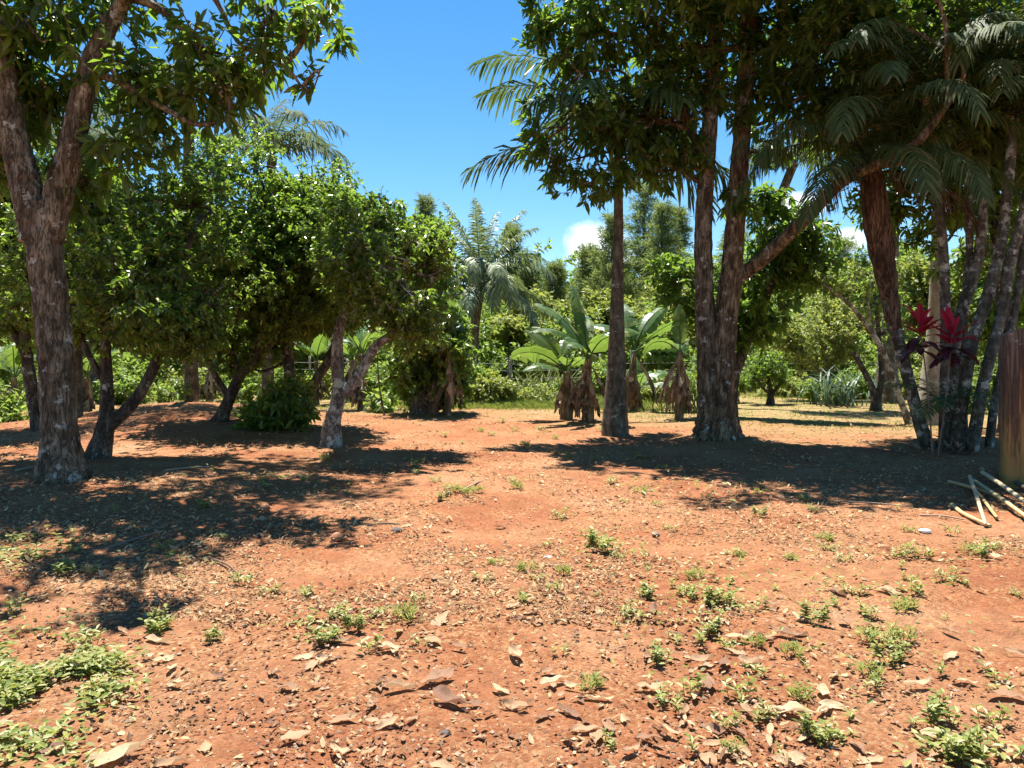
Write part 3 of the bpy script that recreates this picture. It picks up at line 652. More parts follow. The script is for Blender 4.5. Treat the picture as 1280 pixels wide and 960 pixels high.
palm('royal_palm', 'grey swollen palm trunk standing in shade behind the leaning stem', 24.0,
     [(1108, 505, 36), (1108, 488, 34), (1109, 460, 24), (1112, 400, 18), (1116, 300, 14), (1118, 200, 12)],
     [(0, 50, 2.2, 105), (60, 55, 2.2, 100), (120, 60, 2.2, 95), (190, 45, 2.2, 110), (240, 45, 2.2, 110), (310, 50, 2.2, 110)], 'palm', 'trunk_palm', shaft=.5, leaf=.5, nl=40)

# clump of slender stems at right: each stem its own palm
def arc(n, a0, rad, ln, e=(15, 75), d=(60, 120)):
    return [(a0 + 360 / n * k + rng.uniform(-15, 15), rng.uniform(*e), ln * 1.5 * rng.uniform(.85, 1.1), rng.uniform(*d)) for k in range(n)]
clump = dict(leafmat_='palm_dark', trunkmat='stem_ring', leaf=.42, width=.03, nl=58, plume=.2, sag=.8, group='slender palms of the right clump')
LP = palm('cluster_palm', 'leaning palm stem wrapped in brown fibre at the left of the clump', 12.4,
     [(1161, 566, 18), (1146, 515, 15), (1128, 445, 14.5), (1115, 395, 16), (1106, 340, 18), (1096, 270, 18), (1088, 200, 16)],
     [(180, 45, 2.6, 105), (205, 35, 2.7, 110), (240, 45, 2.8, 120), (280, 50, 2.9, 125), (0, 50, 2.5, 110), (320, 45, 2.6, 115), (60, 60, 2.4, 90), (120, 60, 2.4, 90), (265, 10, 2.4, 85), (225, 0, 2.5, 75), (300, 5, 2.5, 78), (190, 20, 2.6, 90), (345, 15, 2.5, 88), (255, 70, 2.7, 130)], **{**clump, 'rough': .1})
g = Geo(); P_, r_ = px_stem([(1119, 412, 16), (1111, 365, 23), (1102, 315, 30), (1095, 265, 33), (1089, 215, 26), (1085, 190, 18)], 12.4)
tube(g, P_, r_, n=40, sides=18, rough=.22, seed=8); obj('fibre_sheath', g, M['fibre'], LP, True)
for k, (az, e0, ln, dr) in enumerate([(335, -5, 1.9, 72), (205, 5, 1.5, 85)]):
    g = Geo(); frond(g, P_[4] + [0, 0, .05 * k], R(az), R(e0), ln, R(dr), 56, .36, .02, .5, k, .25, 1.0); obj('dead_frond', g, M['dead_dark'], LP)
palm('cluster_palm', 'straight dark green palm stem in the middle of the clump', 12.3,
     [(1180, 563, 14), (1182, 450, 13), (1180, 330, 12), (1172, 240, 11), (1165, 185, 11)], arc(13, 10, 0, 2.1), shaft=.85, shaftmat='shaft_o', **clump)
palm('cluster_palm', 'white blotched palm stem leaning right beside the dark straight one', 12.2,
     [(1193, 563, 18), (1203, 500, 15.5), (1215, 430, 14.5), (1236, 365, 14), (1252, 300, 12.5), (1262, 210, 12), (1270, 120, 11)], arc(13, 40, 0, 2.1), shaft=.6, **clump)
palm('cluster_palm', 'blotched palm stem leaning far right near the stained wall', 12.0,
     [(1214, 560, 16), (1229, 480, 14), (1250, 400, 13), (1265, 320, 12), (1288, 230, 12), (1300, 160, 11)], arc(12, 70, 0, 2.0), shaft=.6, **clump)
palm('cluster_palm', 'short palm stem curving up behind the red leaved plant', 12.8,
     [(1188, 556, 14), (1190, 480, 13), (1196, 410, 14), (1215, 350, 14), (1226, 300, 12), (1230, 230, 10)], arc(12, 100, 0, 1.9), shaft=.5, **clump)
palm('cluster_palm', 'tall thin green palm stem with fronds at top, left of the clump', 13.0,
     [(1066, 575, 12), (1064, 400, 11), (1060, 230, 10), (1058, 120, 10)], arc(9, 20, 0, 2.1), shaft=.6, **clump) if False else None
palm('cluster_palm', 'thin dark palm stem crossing behind the blotched leaning stems', 12.9,
     [(1205, 558, 11), (1203, 480, 10), (1206, 390, 9), (1212, 300, 8.5), (1210, 200, 8)], arc(9, 25, 0, 1.9), shaft=.5, **clump)
palm('cluster_palm', 'slim dark stem rising nearest the stained wall', 12.5,
     [(1236, 556, 11), (1244, 500, 10), (1262, 420, 9.5), (1276, 340, 9), (1284, 250, 8)], arc(8, 55, 0, 1.9), shaft=.5, **clump)
palm('seedling_palm', 'small spiky palm seedling at the foot of the clump', 12.0,
     [(1176, 540, 6), (1176, 520, 5), (1176, 505, 5)], arc(9, 20, 0, .55, (15, 60), (50, 90)), 'palm', 'fibre', leaf=.25, width=.02, nl=22, plume=.2, sag=.4, rr=.007)
shrub('fallen_fronds', 'brown dead frond litter heaped around the clump feet', 'leaf heap', 1195, 12.1, [(1190, 566, 40, 8, 0, .4)], 'dead', dens=26, per=9, Ln=.25, Wd=.05, gap=.2, stems=3, seed=37)

# ------------------------------------------------------------------ twin trunked tree, right of the path
tree('twin_trunk_tree', 'tall tree with two red brown trunks joined at the base, right of the royal palm', 'tree', 13.8, 895,
     [[(897, 552, 48), (897, 500, 40), (904, 430, 31), (914, 340, 26), (922, 240, 23), (930, 130, 21), (936, 20, 20), (938, -100, 16), (930, -220, 10)],
      [(891, 552, 38), (889, 500, 33), (884, 440, 26), (881, 380, 23), (879, 300, 21), (884, 200, 20), (891, 100, 18), (894, 0, 16), (880, -110, 12)],
      [(922, 348, 18), (960, 318, 17, -.3), (1010, 270, 15, -.9), (1052, 228, 14, -1.6), (1100, 203, 12, -2.1), (1148, 176, 11, -2.3), (1185, 128, 8, -2.4)],
      [(886, 210, 9), (860, 150, 8), (835, 80, 7), (800, 20, 6), (770, -40, 5)], [(1052, 228, 9, -1.6), (1100, 208, 8, -1.9), (1150, 202, 6, -2.0)],
      [(930, 60, 10), (890, 62, 8), (850, 60, 7), (825, 130, 5)]],
     [(760, 60, 85, 70), (700, 160, 48, 48), (760, 165, 65, 55), (820, 150, 60, 55), (720, 90, 40, 35), (725, 10, 50, 40), (830, 60, 70, 60), (690, 205, 30, 28), (740, 225, 40, 26), (880, 110, 55, 60), (815, 215, 40, 20, .3), (680, 30, 30, 26, .2),
      (900, 20, 70, 55), (960, 70, 60, 60), (1000, 20, 60, 50), (985, 130, 50, 40), (860, 190, 30, 24), (1050, 80, 55, 50), (1100, 30, 70, 50), (1040, 140, 50, 30), (960, 190, 26, 18), (925, 250, 22, 16),
      (780, -60, 110, 70, 0, 1.5), (900, -100, 130, 80, 0, 1.8), (1040, -80, 110, 70, 0, 1.5), (860, -40, 110, 60, -1.5, 1.1), (980, -60, 110, 60, -1.6, 1.1), (1100, 10, 80, 50, -1.4, 1.0), (880, -90, 100, 40, -2.8, .9), (1010, -80, 90, 40, -2.8, .9), (1110, -70, 70, 40, -2.6, .8), (900, -200, 120, 60, -.6, 1.4)],
     'mango', 'bark_r', dens=15, per=11, Ln=.18, Wd=.065, rough=.12, seed=41, gap=.465, twig=.26, sides=32, hang=.2, stem_names={1: 'trunk'}, stem_barks={1: 'bark_l'})

tree('broadleaf_tree', 'dark dense tree behind the right twin trunk, leaves hanging low', 'tree', 18.5, 912,
     [[(912, 522, 16), (918, 470, 14), (945, 400, 12), (975, 330, 9)], [(920, 455, 9), (895, 390, 8), (860, 345, 6)]],
     [(975, 300, 50, 45), (995, 335, 42, 36), (950, 360, 36, 46), (1012, 290, 32, 28), (850, 345, 30, 26), (870, 380, 26, 18), (945, 410, 26, 26), (960, 250, 34, 22), (1030, 330, 26, 26), (925, 395, 28, 40), (905, 420, 20, 26)],
     'mango', 'bark_o', dens=16, per=11, Ln=.2, Wd=.075, seed=42, gap=.36, hang=.3)
tree('broadleaf_tree', 'leafy tree filling the upper right corner above the palm clump', 'tree', 14.6, 1260,
     [[(1262, 545, 22), (1258, 450, 18), (1250, 330, 16), (1235, 200, 13), (1210, 80, 9)], [(1250, 330, 10), (1200, 250, 8), (1150, 200, 6)]],
     [(1110, 120, 60, 50), (1180, 60, 70, 55), (1250, 110, 60, 60), (1200, 190, 60, 50), (1130, 220, 40, 40), (1270, 220, 50, 50), (1090, 50, 60, 45), (1230, 280, 50, 40), (1160, 290, 30, 26), (1200, -60, 120, 60), (1300, 0, 90, 80), (1290, 330, 40, 40), (1030, 60, 60, 50), (1065, 180, 50, 42), (1100, 255, 50, 40), (1170, 140, 66, 50), (1230, 190, 60, 60), (1205, 320, 44, 32), (1065, 130, 50, 40, -1), (1150, 90, 70, 60, -1.2), (1240, 60, 80, 60, -1), (1275, 150, 60, 60, -1), (1190, 250, 50, 40, -.8), (1080, -50, 90, 44, -1.6), (1180, -60, 100, 44, -1.6), (1280, -40, 90, 50, -1.6), (1040, 30, 60, 44, -2.3), (1120, 60, 60, 46, -2.5), (1200, 30, 60, 40, -2.4), (1250, 130, 36, 40, -2.4), (1140, 150, 40, 32, -2.4)],
     'mango', 'bark_o', dens=16, per=11, Ln=.16, Wd=.06, seed=43, gap=.47)

# ------------------------------------------------------------------ banana plants
banana('banana plant with broad upright torn leaves just left of the royal palm trunk', 735, 17.2, 78, 7, 1.5, .42, 7, .17, azs=[(120, 82, 30, 1.5), (170, 70, 60, 1.5), (200, 60, 95, 1.4), (90, 70, 80, 1.4), (20, 60, 90, 1.3), (300, 55, 100, 1.2), (240, 50, 110, 1.2)], seed=1)
banana('banana plant with dark shaggy stem and low drooping leaves by the path', 708, 17.8, 60, 6, 1.3, .4, 8, .19, azs=[(180, 50, 90, 1.2), (150, 70, 70, 1.3), (210, 30, 70, 1.0), (60, 70, 60, 1.2), (270, 60, 110, 1.1), (330, 50, 100, 1.0)], seed=2)
banana('banana plant sending one long leaf out past the palm trunk at right', 792, 20.5, 76, 6, 1.7, .5, 4, .14, azs=[(5, 45, 50, 1.8), (20, 20, 40, 1.4), (40, 65, 60, 1.6), (180, 60, 90, 1.3), (110, 75, 60, 1.5), (330, 30, 80, 1.2)], seed=3)
banana('young banana plant with wide low leaves between palm and dry stump', 798, 21.5, 26, 6, 1.15, .42, 3, .1, azs=[(170, 55, 60, 1.0), (100, 75, 40, 1.1), (30, 50, 70, 1.1), (350, 30, 60, 1.0), (215, 40, 80, .9), (280, 60, 80, .9)], seed=5)
banana('dried banana stalk with brown skirts and one upright leaf near the twin trunks', 849, 17.6, 85, 3, 1.0, .3, 9, .13, azs=[(80, 85, 20, .95), (20, 60, 130, .9), (190, 50, 140, .9)], seed=6, lean=.02)
banana('banana plant with pale stem seen through the gap under the orchard', 452, 21.5, 70, 6, 1.6, .45, 6, .15, seed=7)
banana('banana plant in sunshine behind the V stemmed orchard tree', 395, 24.0, 55, 6, 1.7, .5, 3, .14, seed=8)
banana('banana plant with light leaves behind the slim dark trunk at left edge', 18, 19.5, 50, 7, 1.8, .5, 4, .15, seed=9)
banana('banana plant half hidden behind the foremost trunk', 108, 20.5, 45, 6, 1.7, .48, 3, .14, seed=10)
banana('banana plant behind the leaning orchard trunk in the sun', 262, 25.0, 45, 6, 1.8, .5, 3, .14, seed=11)
banana('banana plant holding one glowing leaf above the low bushy tree', 560, 18.6, 104, 4, 1.2, .5, 2, .1, azs=[(262, 84, 15, .75), (90, 55, 90, .9), (60, 50, 100, .8), (130, 60, 90, .9)], seed=12)
banana('banana plant with ragged leaves left of the sapling', 440, 26.0, 50, 6, 1.7, .45, 4, .14, seed=13)

# ------------------------------------------------------------------ shrubs of the right and the middle
tree('small_tree', 'low yellow green tree with spreading crown behind the shady yard', 'tree', 26.0, 1030,
     [[(1034, 498, 9), (1034, 470, 8), (1030, 430, 6)], [(1034, 470, 6), (1055, 440, 5), (1070, 420, 3)], [(1033, 475, 5), (1008, 445, 4), (990, 430, 3)]],
     [(1020, 420, 42, 30), (1050, 400, 30, 24), (990, 430, 28, 20), (1060, 435, 26, 22), (1020, 450, 34, 16), (1045, 385, 20, 14), (975, 410, 16, 14)], 'yellowish', 'bark_b', dens=20, per=12, Ln=.14, Wd=.06, seed=51, simple=True, gap=.36)
tree('round_shrub', 'small round shrub on a short trunk in the right hand clearing', 'shrub', 23.4, 963,
     [[(963, 507, 10), (963, 492, 7), (961, 475, 5)], [(963, 494, 5), (975, 480, 4), (980, 468, 3)], [(962, 493, 4), (950, 480, 3), (945, 468, 3)]],
     [(960, 462, 24, 18), (945, 468, 14, 14), (975, 470, 14, 14), (962, 450, 16, 10)], 'citrus', 'bark_o', dens=30, per=12, Ln=.12, Wd=.045, seed=52, simple=True, gap=.33)
tree('small_tree', 'small dark tree with two crossing stems beside the grey swollen palm', 'tree', 21.0, 1095,
     [[(1095, 514, 12), (1092, 490, 9), (1078, 460, 7), (1066, 440, 5)], [(1096, 508, 8), (1102, 470, 7), (1100, 435, 6), (1095, 380, 4)]],
     [(1105, 375, 30, 26), (1090, 330, 34, 24), (1122, 415, 16, 16)], 'citrus', 'bark_o', dens=20, per=11, Ln=.12, Wd=.05, seed=53, simple=True)
tree('small_tree', 'slim pale stemmed tree leaning left behind the fibre wrapped palm', 'tree', 17.5, 1135,
     [[(1138, 530, 8), (1122, 490, 7.5), (1108, 450, 7), (1095, 425, 6.5), (1066, 385, 5), (1030, 355, 3)], [(1095, 425, 4), (1085, 380, 3), (1090, 340, 2)]],
     [(1050, 360, 26, 18), (1085, 345, 24, 20), (1030, 345, 18, 14)], 'bright', 'bark_p', dens=18, per=10, Ln=.11, Wd=.045, seed=54, simple=True)
def grassy(name, label, cat, px, D, n, hmin, hmax, wid, spread, mat, droop=(40, 110), e=(60, 88), group=None):
    b = G(px, D); t = thing(name, b, label, cat, group); g = Geo()
    for k in range(n):
        p = b + np.array([rng.normal() * spread, rng.normal() * spread * .7, 0])
        blade(g, p, rng.random() * 2 * PI, R(rng.uniform(*e)), rng.uniform(hmin, hmax), R(rng.uniform(*droop)), wid, tears=0, fold=.5, n=7, petiole=.02, tip=.6)
    obj('blade_tuft', g, M[mat], t); return t
grassy('sugarcane', 'blue green cane clump with narrow arching blades at the clearing edge', 'cane clump', 1046, 22.5, 75, .7, 1.5, .07, .38, 'cane_leaf')
grassy('tall_grass', 'tall arching grass tuft in front of the fence beside the bananas', 'grass tuft', 668, 24.0, 60, .7, 1.5, .035, .35, 'grass')
grassy('tall_grass', 'rank yellow grass tuft right behind the dried banana stalk', 'grass tuft', 862, 20.0, 60, .7, 1.5, .035, .35, 'grass')
grassy('tall_grass', 'grass tuft with seed stalks at the wire fence left of the bananas', 'grass tuft', 690, 26.0, 50, .8, 1.6, .035, .3, 'grass')
shrub('weed_bush', 'bright green weed bush in the sun at the end of the path', 'bush', 612, 22.5, [(612, 488, 28, 20), (590, 492, 16, 14), (632, 492, 18, 14)], 'yellowish', dens=30, Ln=.16, Wd=.08, gap=.3, simple=True, seed=61)
shrub('weed_bush', 'low spreading weed bush right of the path end', 'bush', 655, 23.0, [(655, 495, 26, 13), (680, 496, 18, 11)], 'yellowish', dens=30, Ln=.13, Wd=.05, gap=.3, simple=True, seed=62)
shrub('weed_bush', 'leafy bush below the wire fence beside the feather palm', 'bush', 575, 24.5, [(580, 475, 18, 16), (600, 470, 20, 14)], 'bright', dens=30, Ln=.15, Wd=.07, gap=.3, simple=True, seed=63)
shrub('weed_bush', 'green bush behind the twin trunks at the clearing edge', 'bush', 925, 24.5, [(925, 478, 16, 14), (912, 484, 10, 10)], 'bright', dens=30, Ln=.14, Wd=.06, gap=.3, simple=True, seed=64)
shrub('weed_bush', 'small leafy bush between round shrub and blue green cane', 'bush', 1015, 23.5, [(1012, 485, 12, 14), (1020, 492, 8, 8)], 'bright', dens=30, Ln=.13, Wd=.06, gap=.3, simple=True, seed=65)
shrub('weed_bush', 'sunny thicket at left edge behind the orchard', 'bush', 5, 17.5, [(5, 520, 34, 30), (-20, 500, 30, 30), (45, 540, 16, 14)], 'bright', dens=26, Ln=.16, Wd=.06, gap=.36, seed=66)
shrub('weed_bush', 'sunny bush between slim dark trunk and foremost trunk', 'bush', 60, 22.0, [(45, 480, 26, 22), (75, 490, 18, 18)], 'bright', dens=26, Ln=.16, Wd=.06, gap=.36, simple=True, seed=67)
shrub('weed_bush', 'sunlit bush low behind the V stemmed orchard tree', 'bush', 330, 23.0, [(330, 478, 34, 22), (300, 488, 22, 16), (370, 480, 20, 20)], 'bright', dens=26, Ln=.16, Wd=.06, gap=.36, simple=True, seed=68)
shrub('weed_bush', 'bright bush behind the pale trunk and sapling', 'bush', 500, 24.0, [(495, 472, 30, 22), (460, 478, 20, 18)], 'bright', dens=26, Ln=.15, Wd=.06, gap=.36, simple=True, seed=69)
shrub('weed_bush', 'green bush behind the clump beside the stained wall', 'bush', 1225, 20.0, [(1225, 490, 26, 26), (1250, 470, 24, 30), (1200, 500, 16, 18)], 'bright', dens=26, Ln=.14, Wd=.06, gap=.36, simple=True, seed=70)

for px, D, hw, hh, lf, lab in [(150, 24, 34, 26, 'bright', 'sunny bush behind the dark V split orchard tree'), (235, 27, 30, 24, 'yellowish', 'yellowish bush beyond the mound'), (420, 27, 30, 26, 'yellowish', 'yellowish bush between V stems and pale trunk'), (470, 28, 24, 30, 'bright', 'taller bush behind the banana gap of the orchard'),
                               (700, 26, 24, 16, 'bright', 'low bush left of the shaggy banana stem'), (755, 27, 26, 30, 'bright', 'bush right behind the royal palm trunk'), (820, 25, 24, 22, 'yellowish', 'yellowish bush between young banana and dried stalk'), (868, 26, 20, 26, 'bright', 'bush showing left of the twin trunks'),
                               (1075, 27, 34, 26, 'bright', 'bush behind the two crossing dark stems'), (1140, 26, 30, 30, 'yellowish', 'yellowish bush left of the pale buff palm trunk'), (1190, 25, 30, 28, 'bright', 'bush right of the pale buff palm trunk'), (985, 28, 30, 18, 'yellowish', 'yellowish low bush behind the round shrub')]:
    y0 = HY + 1500 / D - hh * .75
    shrub('weed_bush', lab, 'bush', px, D, [(px, y0, hw, hh), (px - hw * .7, y0 + hh * .3, hw * .6, hh * .6), (px + hw * .7, y0 + hh * .25, hw * .6, hh * .65)], lf, dens=20, Ln=.17, Wd=.07, gap=.34, simple=True, seed=int(px))
# red leaved plant
def ti_plant():
    D = 11.6; b = G(1168, D)
    t = thing('ti_plant', b, 'crimson topped leaf plant on thin bare canes in front of the palm clump', 'plant')
    for (bx, tx, ty, n) in ((1166, 1150, 408, 13), (1172, 1190, 418, 15)):
        top = W(tx, ty, D); p0 = G(bx, D)
        g = Geo(); tube(g, [p0 - [0, 0, .04], (p0 + top) / 2 + [.02, 0, 0], top], [.013, .011, .01], sides=7); obj('cane', g, M['twig'], t, True)
        for k in range(n):
            g = Geo(); az = k * 137.5 + rng.uniform(-20, 20) + bx
            ee = rng.uniform(60, 82) if k < 4 else rng.uniform(10, 50)
            blade(g, top - [0, 0, .012 * k], R(az), R(ee), rng.uniform(.32, .52), R(rng.uniform(15, 70)), rng.uniform(.10, .14), tears=0, fold=.35, n=9, petiole=.12, tip=.8)
            obj('leaf', g, M['ti_red'], t)
        for k in range(11):
            g = Geo(); blade(g, top - [0, 0, .16 + .02 * k], R(k * 137.5 + bx), R(rng.uniform(-20, 20)), rng.uniform(.4, .55), R(rng.uniform(40, 70)), .12, tears=0, fold=.3, n=9, petiole=.12)
            obj('leaf', g, M['ti_dark'], t, label='dark purple drooping lower leaf')
ti_plant()

# ------------------------------------------------------------------ background trees beyond the fence
bg = dict(simple=True, gap=.36, dens=8, per=13, Ln=.26, Wd=.12, group='broadleaf trees beyond the fence', limbs=2, twig=.45)
def bgtree(label, px, D, top, w, leaf='bright', seed=0, by=None, **kw):
    H = HY - top; hw = w / 2; r = random.Random(seed)
    lob = [(px + r.uniform(-.55, .55) * hw, top + H * q + r.uniform(-6, 6), hw * r.uniform(.42, .6), hw * r.uniform(.36, .52), r.uniform(-1, 1)) for q in (.18, .25, .42, .45, .6, .68, .82)]
    lob.append((px, top + hw * .4, hw * .4, hw * .4))
    a = {**bg, **kw}
    return tree('broadleaf_tree', label, 'tree', D, px, [[(px, HY + CAMH * F / D, 14 * 30 / D), (px + r.uniform(-6, 6), HY - H * .2, 11 * 30 / D), (px + r.uniform(-8, 8), top + H * .35, 6 * 30 / D)]], lob, leaf, 'bark_b', seed=seed + 200, **a)
bgtree('fresh green tree with feathery foliage between feather palm and bananas', 668, 37, 362, 90, 'yellowish', 1)
bgtree('bright bushy tree just left of the banana plants beyond the wire', 712, 34, 380, 70, 'yellowish', 2)
bgtree('green tree behind the royal palm trunk and bananas', 775, 36, 372, 100, 'yellowish', 3)
bgtree('leafy tree between dried banana stalk and twin trunks', 840, 38, 350, 90, 'yellowish', 4)
bgtree('dark tree in the shadow behind the feather palm trunk', 622, 41, 385, 80, 'citrus', 5)
bgtree('green tree behind the top of the low bushy tree', 535, 38, 345, 90, 'bright', 6)
bgtree('tree beyond the fence right of the dark dense tree', 1075, 38, 330, 130, 'yellowish', 7)
bgtree('light tree seen between the stems of the clump', 1165, 33, 320, 130, 'yellowish', 8)
bgtree('green tree behind the stained wall at right edge', 1262, 30, 250, 150, 'bright', 9)
bgtree('green tree behind the dark dense tree and small round shrub', 935, 40, 370, 100, 'bright', 10)
bgtree('tree closing the view behind the V stemmed orchard tree', 410, 34, 330, 130, 'bright', 11)
bgtree('tree closing the view behind the leaning orchard trunk', 265, 31, 280, 150, 'citrus', 12)
bgtree('tall dark tree behind the foremost trunk', 120, 27, 190, 190, 'citrus', 13)
bgtree('dark tree at the far left edge behind the orchard', -20, 25, 150, 190, 'citrus', 14)
bgtree('tree behind the tallest orchard crown', 335, 36, 300, 110, 'bright', 15)
bgtree('pale green tree between grey swollen palm and clump', 1125, 42, 300, 120, 'bright', 16)

pine('tall pointed pine behind the right fronds of the feather palm', 640, 52, 285, 75, seed=1, taper=1.15)
pine('shorter pine right of the tall pointed pine', 660, 50, 322, 60, seed=7)
pine('small young pine standing alone against the sky', 694, 50, 332, 48, seed=2, base_frac=.1)
pine('slender pine at the left of the pine group', 735, 48, 312, 52, seed=3, taper=1.15)
pine('broad sunny pine in front of the white cloud', 765, 46, 272, 80, seed=4, taper=1.1)
pine('tallest pine of the group right of the palm trunk', 805, 48, 232, 90, seed=5, taper=1.15)
pine('pine rising left of the twin trunks', 848, 50, 262, 80, seed=6, taper=1.2)
pine('small pine top above the orchard edge', 532, 50, 250, 40, seed=8)
bgtree('sunny tree filling the gap beside the feather palm fronds', 640, 35, 395, 70, 'yellowish', 21)
bgtree('pale sunny tree above the fence right of the bananas', 815, 33, 395, 80, 'yellowish', 22)
bgtree('tall sunny tree in front of the right pines', 862, 42, 318, 90, 'bright', 23)
pine('dense pine filling the gap between palm trunk and twin trunks', 828, 45, 258, 80, seed=12, taper=1.05)
pine('low pine crown just left of the royal palm trunk', 750, 50, 318, 56, seed=13, taper=1.2)
pine('far pine showing below the twin tree canopy', 920, 54, 285, 80, seed=9, taper=.8)
pine('pine beyond the fence behind the yellow green tree', 1050, 52, 300, 90, seed=10, taper=.8)

def woods():
    g = Geo(); lob = []
    for k in range(46):
        a = R(35 + 110 * k / 45); d = 66 + 5 * rng.normal(); x, y = d * math.cos(a), d * math.sin(a)
        hgt = rng.uniform(5.5, 8.5)
        lob.append((np.array([x, y, gh(x, y) + hgt * .5]), np.array([4.2, 2.5, hgt * .62])))
    crown_leaves(g, lob, 3.2, 12, .55, .28, .30, .4, True, .6, .3, .8, 91)
    tag(obj('distant_woods', g, [M['bright'], M['bark_b']]), 'far band of green woods closing the view behind the pines', 'woods', kind='stuff')
woods()

def thicket():
    g = Geo(); lob = []
    for k in range(90):
        x = -24 + 48 * k / 89 + rng.normal() * .3; y = 33.5 + rng.normal() * 1.2; hgt = rng.uniform(1.5, 3.8)
        lob.append((np.array([x, y, gh(x, y) + hgt * .45]), np.array([1.1, .9, hgt * .6])))
    crown_leaves(g, lob, 7, 12, .24, .10, .34, .8, True, .6, .3, .5, 92)
    tag(obj('undergrowth', g, [M['bright'], M['bark_b']]), 'tangled green undergrowth right behind the wire fence', 'undergrowth', kind='stuff')
thicket()
# ------------------------------------------------------------------ fence
def fence():
    y0 = 30.5
    t = thing('wire_fence', (0, y0, gh(0, y0)), 'strand wire fence on pale thin posts running behind the bananas', 'fence')
    xs = np.arange(-14, 19.5, 1.55) + rng.normal(size=22) * .2
    tops = []
    for x in xs:
        z = gh(x, y0); h = rng.uniform(1.35, 1.75); ln = rng.normal() * .06
        g = Geo(); tube(g, [(x, y0, z - .1), (x + ln * .4, y0, z + h * .5), (x + ln, y0, z + h)], [.05, .046, .04], n=8, sides=8, rough=.1, seed=int(x * 7) % 50)
        obj('post', g, M['post'], t, True); tops.append((x, z))
    for hz in (.35, .65, .95, 1.22):
        g = Geo(); pts = [(x, y0 - .045, z + hz) for x, z in tops]
        tube(g, pts, [.004] * len(pts), n=80, sides=5); obj('wire', g, M['wire'], t)
fence()
grey = thing('stake', G(590, 27.0), 'bare pale stake leaning in weeds at the end of the path', 'stake')
g = Geo(); b = G(590, 27.0); tube(g, [b, b + [.06, 0, .7], b + [.16, 0, 1.35]], [.03, .028, .02], sides=7, rough=.1); obj('shaft', g, M['post'], grey, True)
tube_g = Geo(); b = G(634, 27.5); tube(tube_g, [b, b + [.02, 0, .7], b + [.05, 0, 1.45]], [.035, .03, .025], sides=7, rough=.1)
tag(obj('stake', tube_g, M['post'], None, True, loc=b), 'straight pale stake behind the bright weed bush', 'stake')

# ------------------------------------------------------------------ stained wall at the right edge
def wallmat():
    m, nt, N, L = newmat('stained_ochre_plaster')
    tc = N.new('ShaderNodeTexCoord'); co = tc.outputs['Object']
    n1 = noise(N, L, mapping(N, L, co, (9, 9, .8)), 1.5, 6, .7)
    n2 = noise(N, L, co, 3, 6, .7)
    sx = N.new('ShaderNodeSeparateXYZ'); L.new(co, sx.inputs[0])
    zz = N.new('ShaderNodeMapRange'); zz.inputs[1].default_value = 0; zz.inputs[2].default_value = 1.9; zz.inputs[3].default_value = -.18; zz.inputs[4].default_value = .22; L.new(sx.outputs[2], zz.inputs[0])
    ad = N.new('ShaderNodeMath'); ad3 = N.new('ShaderNodeMath'); ad3.operation = 'MULTIPLY_ADD'; ad3.inputs[1].default_value = .55; n8 = noise(N, L, mapping(N, L, co, (34, 34, 1.2)), 1.5, 6, .7); L.new(n8.outputs[0], ad3.inputs[0]); ml3 = N.new('ShaderNodeMath'); ml3.operation = 'MULTIPLY'; ml3.inputs[1].default_value = .5; L.new(n1.outputs[0], ml3.inputs[0]); L.new(ml3.outputs[0], ad3.inputs[2]); L.new(ad3.outputs[0], ad.inputs[0]); L.new(zz.outputs[0], ad.inputs[1])
    r = ramp(N, [(.32, (.54, .34, .10)), (.46, (.42, .23, .075)), (.53, (.18, .10, .05)), (.64, (.06, .04, .03)), (.72, (.2, .16, .12))]); L.new(ad.outputs[0], r.inputs[0])
    sp = N.new('ShaderNodeMapRange'); sp.inputs[1].default_value = .63; sp.inputs[2].default_value = .68; sp.inputs[4].default_value = .7; L.new(n2.outputs[0], sp.inputs[0])
    col = mixc(N, L, sp.outputs[0], r.outputs[0], (.5, .46, .38))
    bp = N.new('ShaderNodeBump'); n7 = noise(N, L, mapping(N, L, co, (30, 30, 2)), 1.6, 8, .75); bp.inputs['Strength'].default_value = 1.0; bp.inputs['Distance'].default_value = .05; L.new(n7.outputs[0], bp.inputs['Height'])
    pb = N.new('ShaderNodeBsdfPrincipled'); pb.inputs['Roughness'].default_value = .9; L.new(col, pb.inputs['Base Color']); L.new(bp.outputs[0], pb.inputs['Normal'])
    out = N.new('ShaderNodeOutputMaterial'); L.new(pb.outputs[0], out.inputs[0]); return m
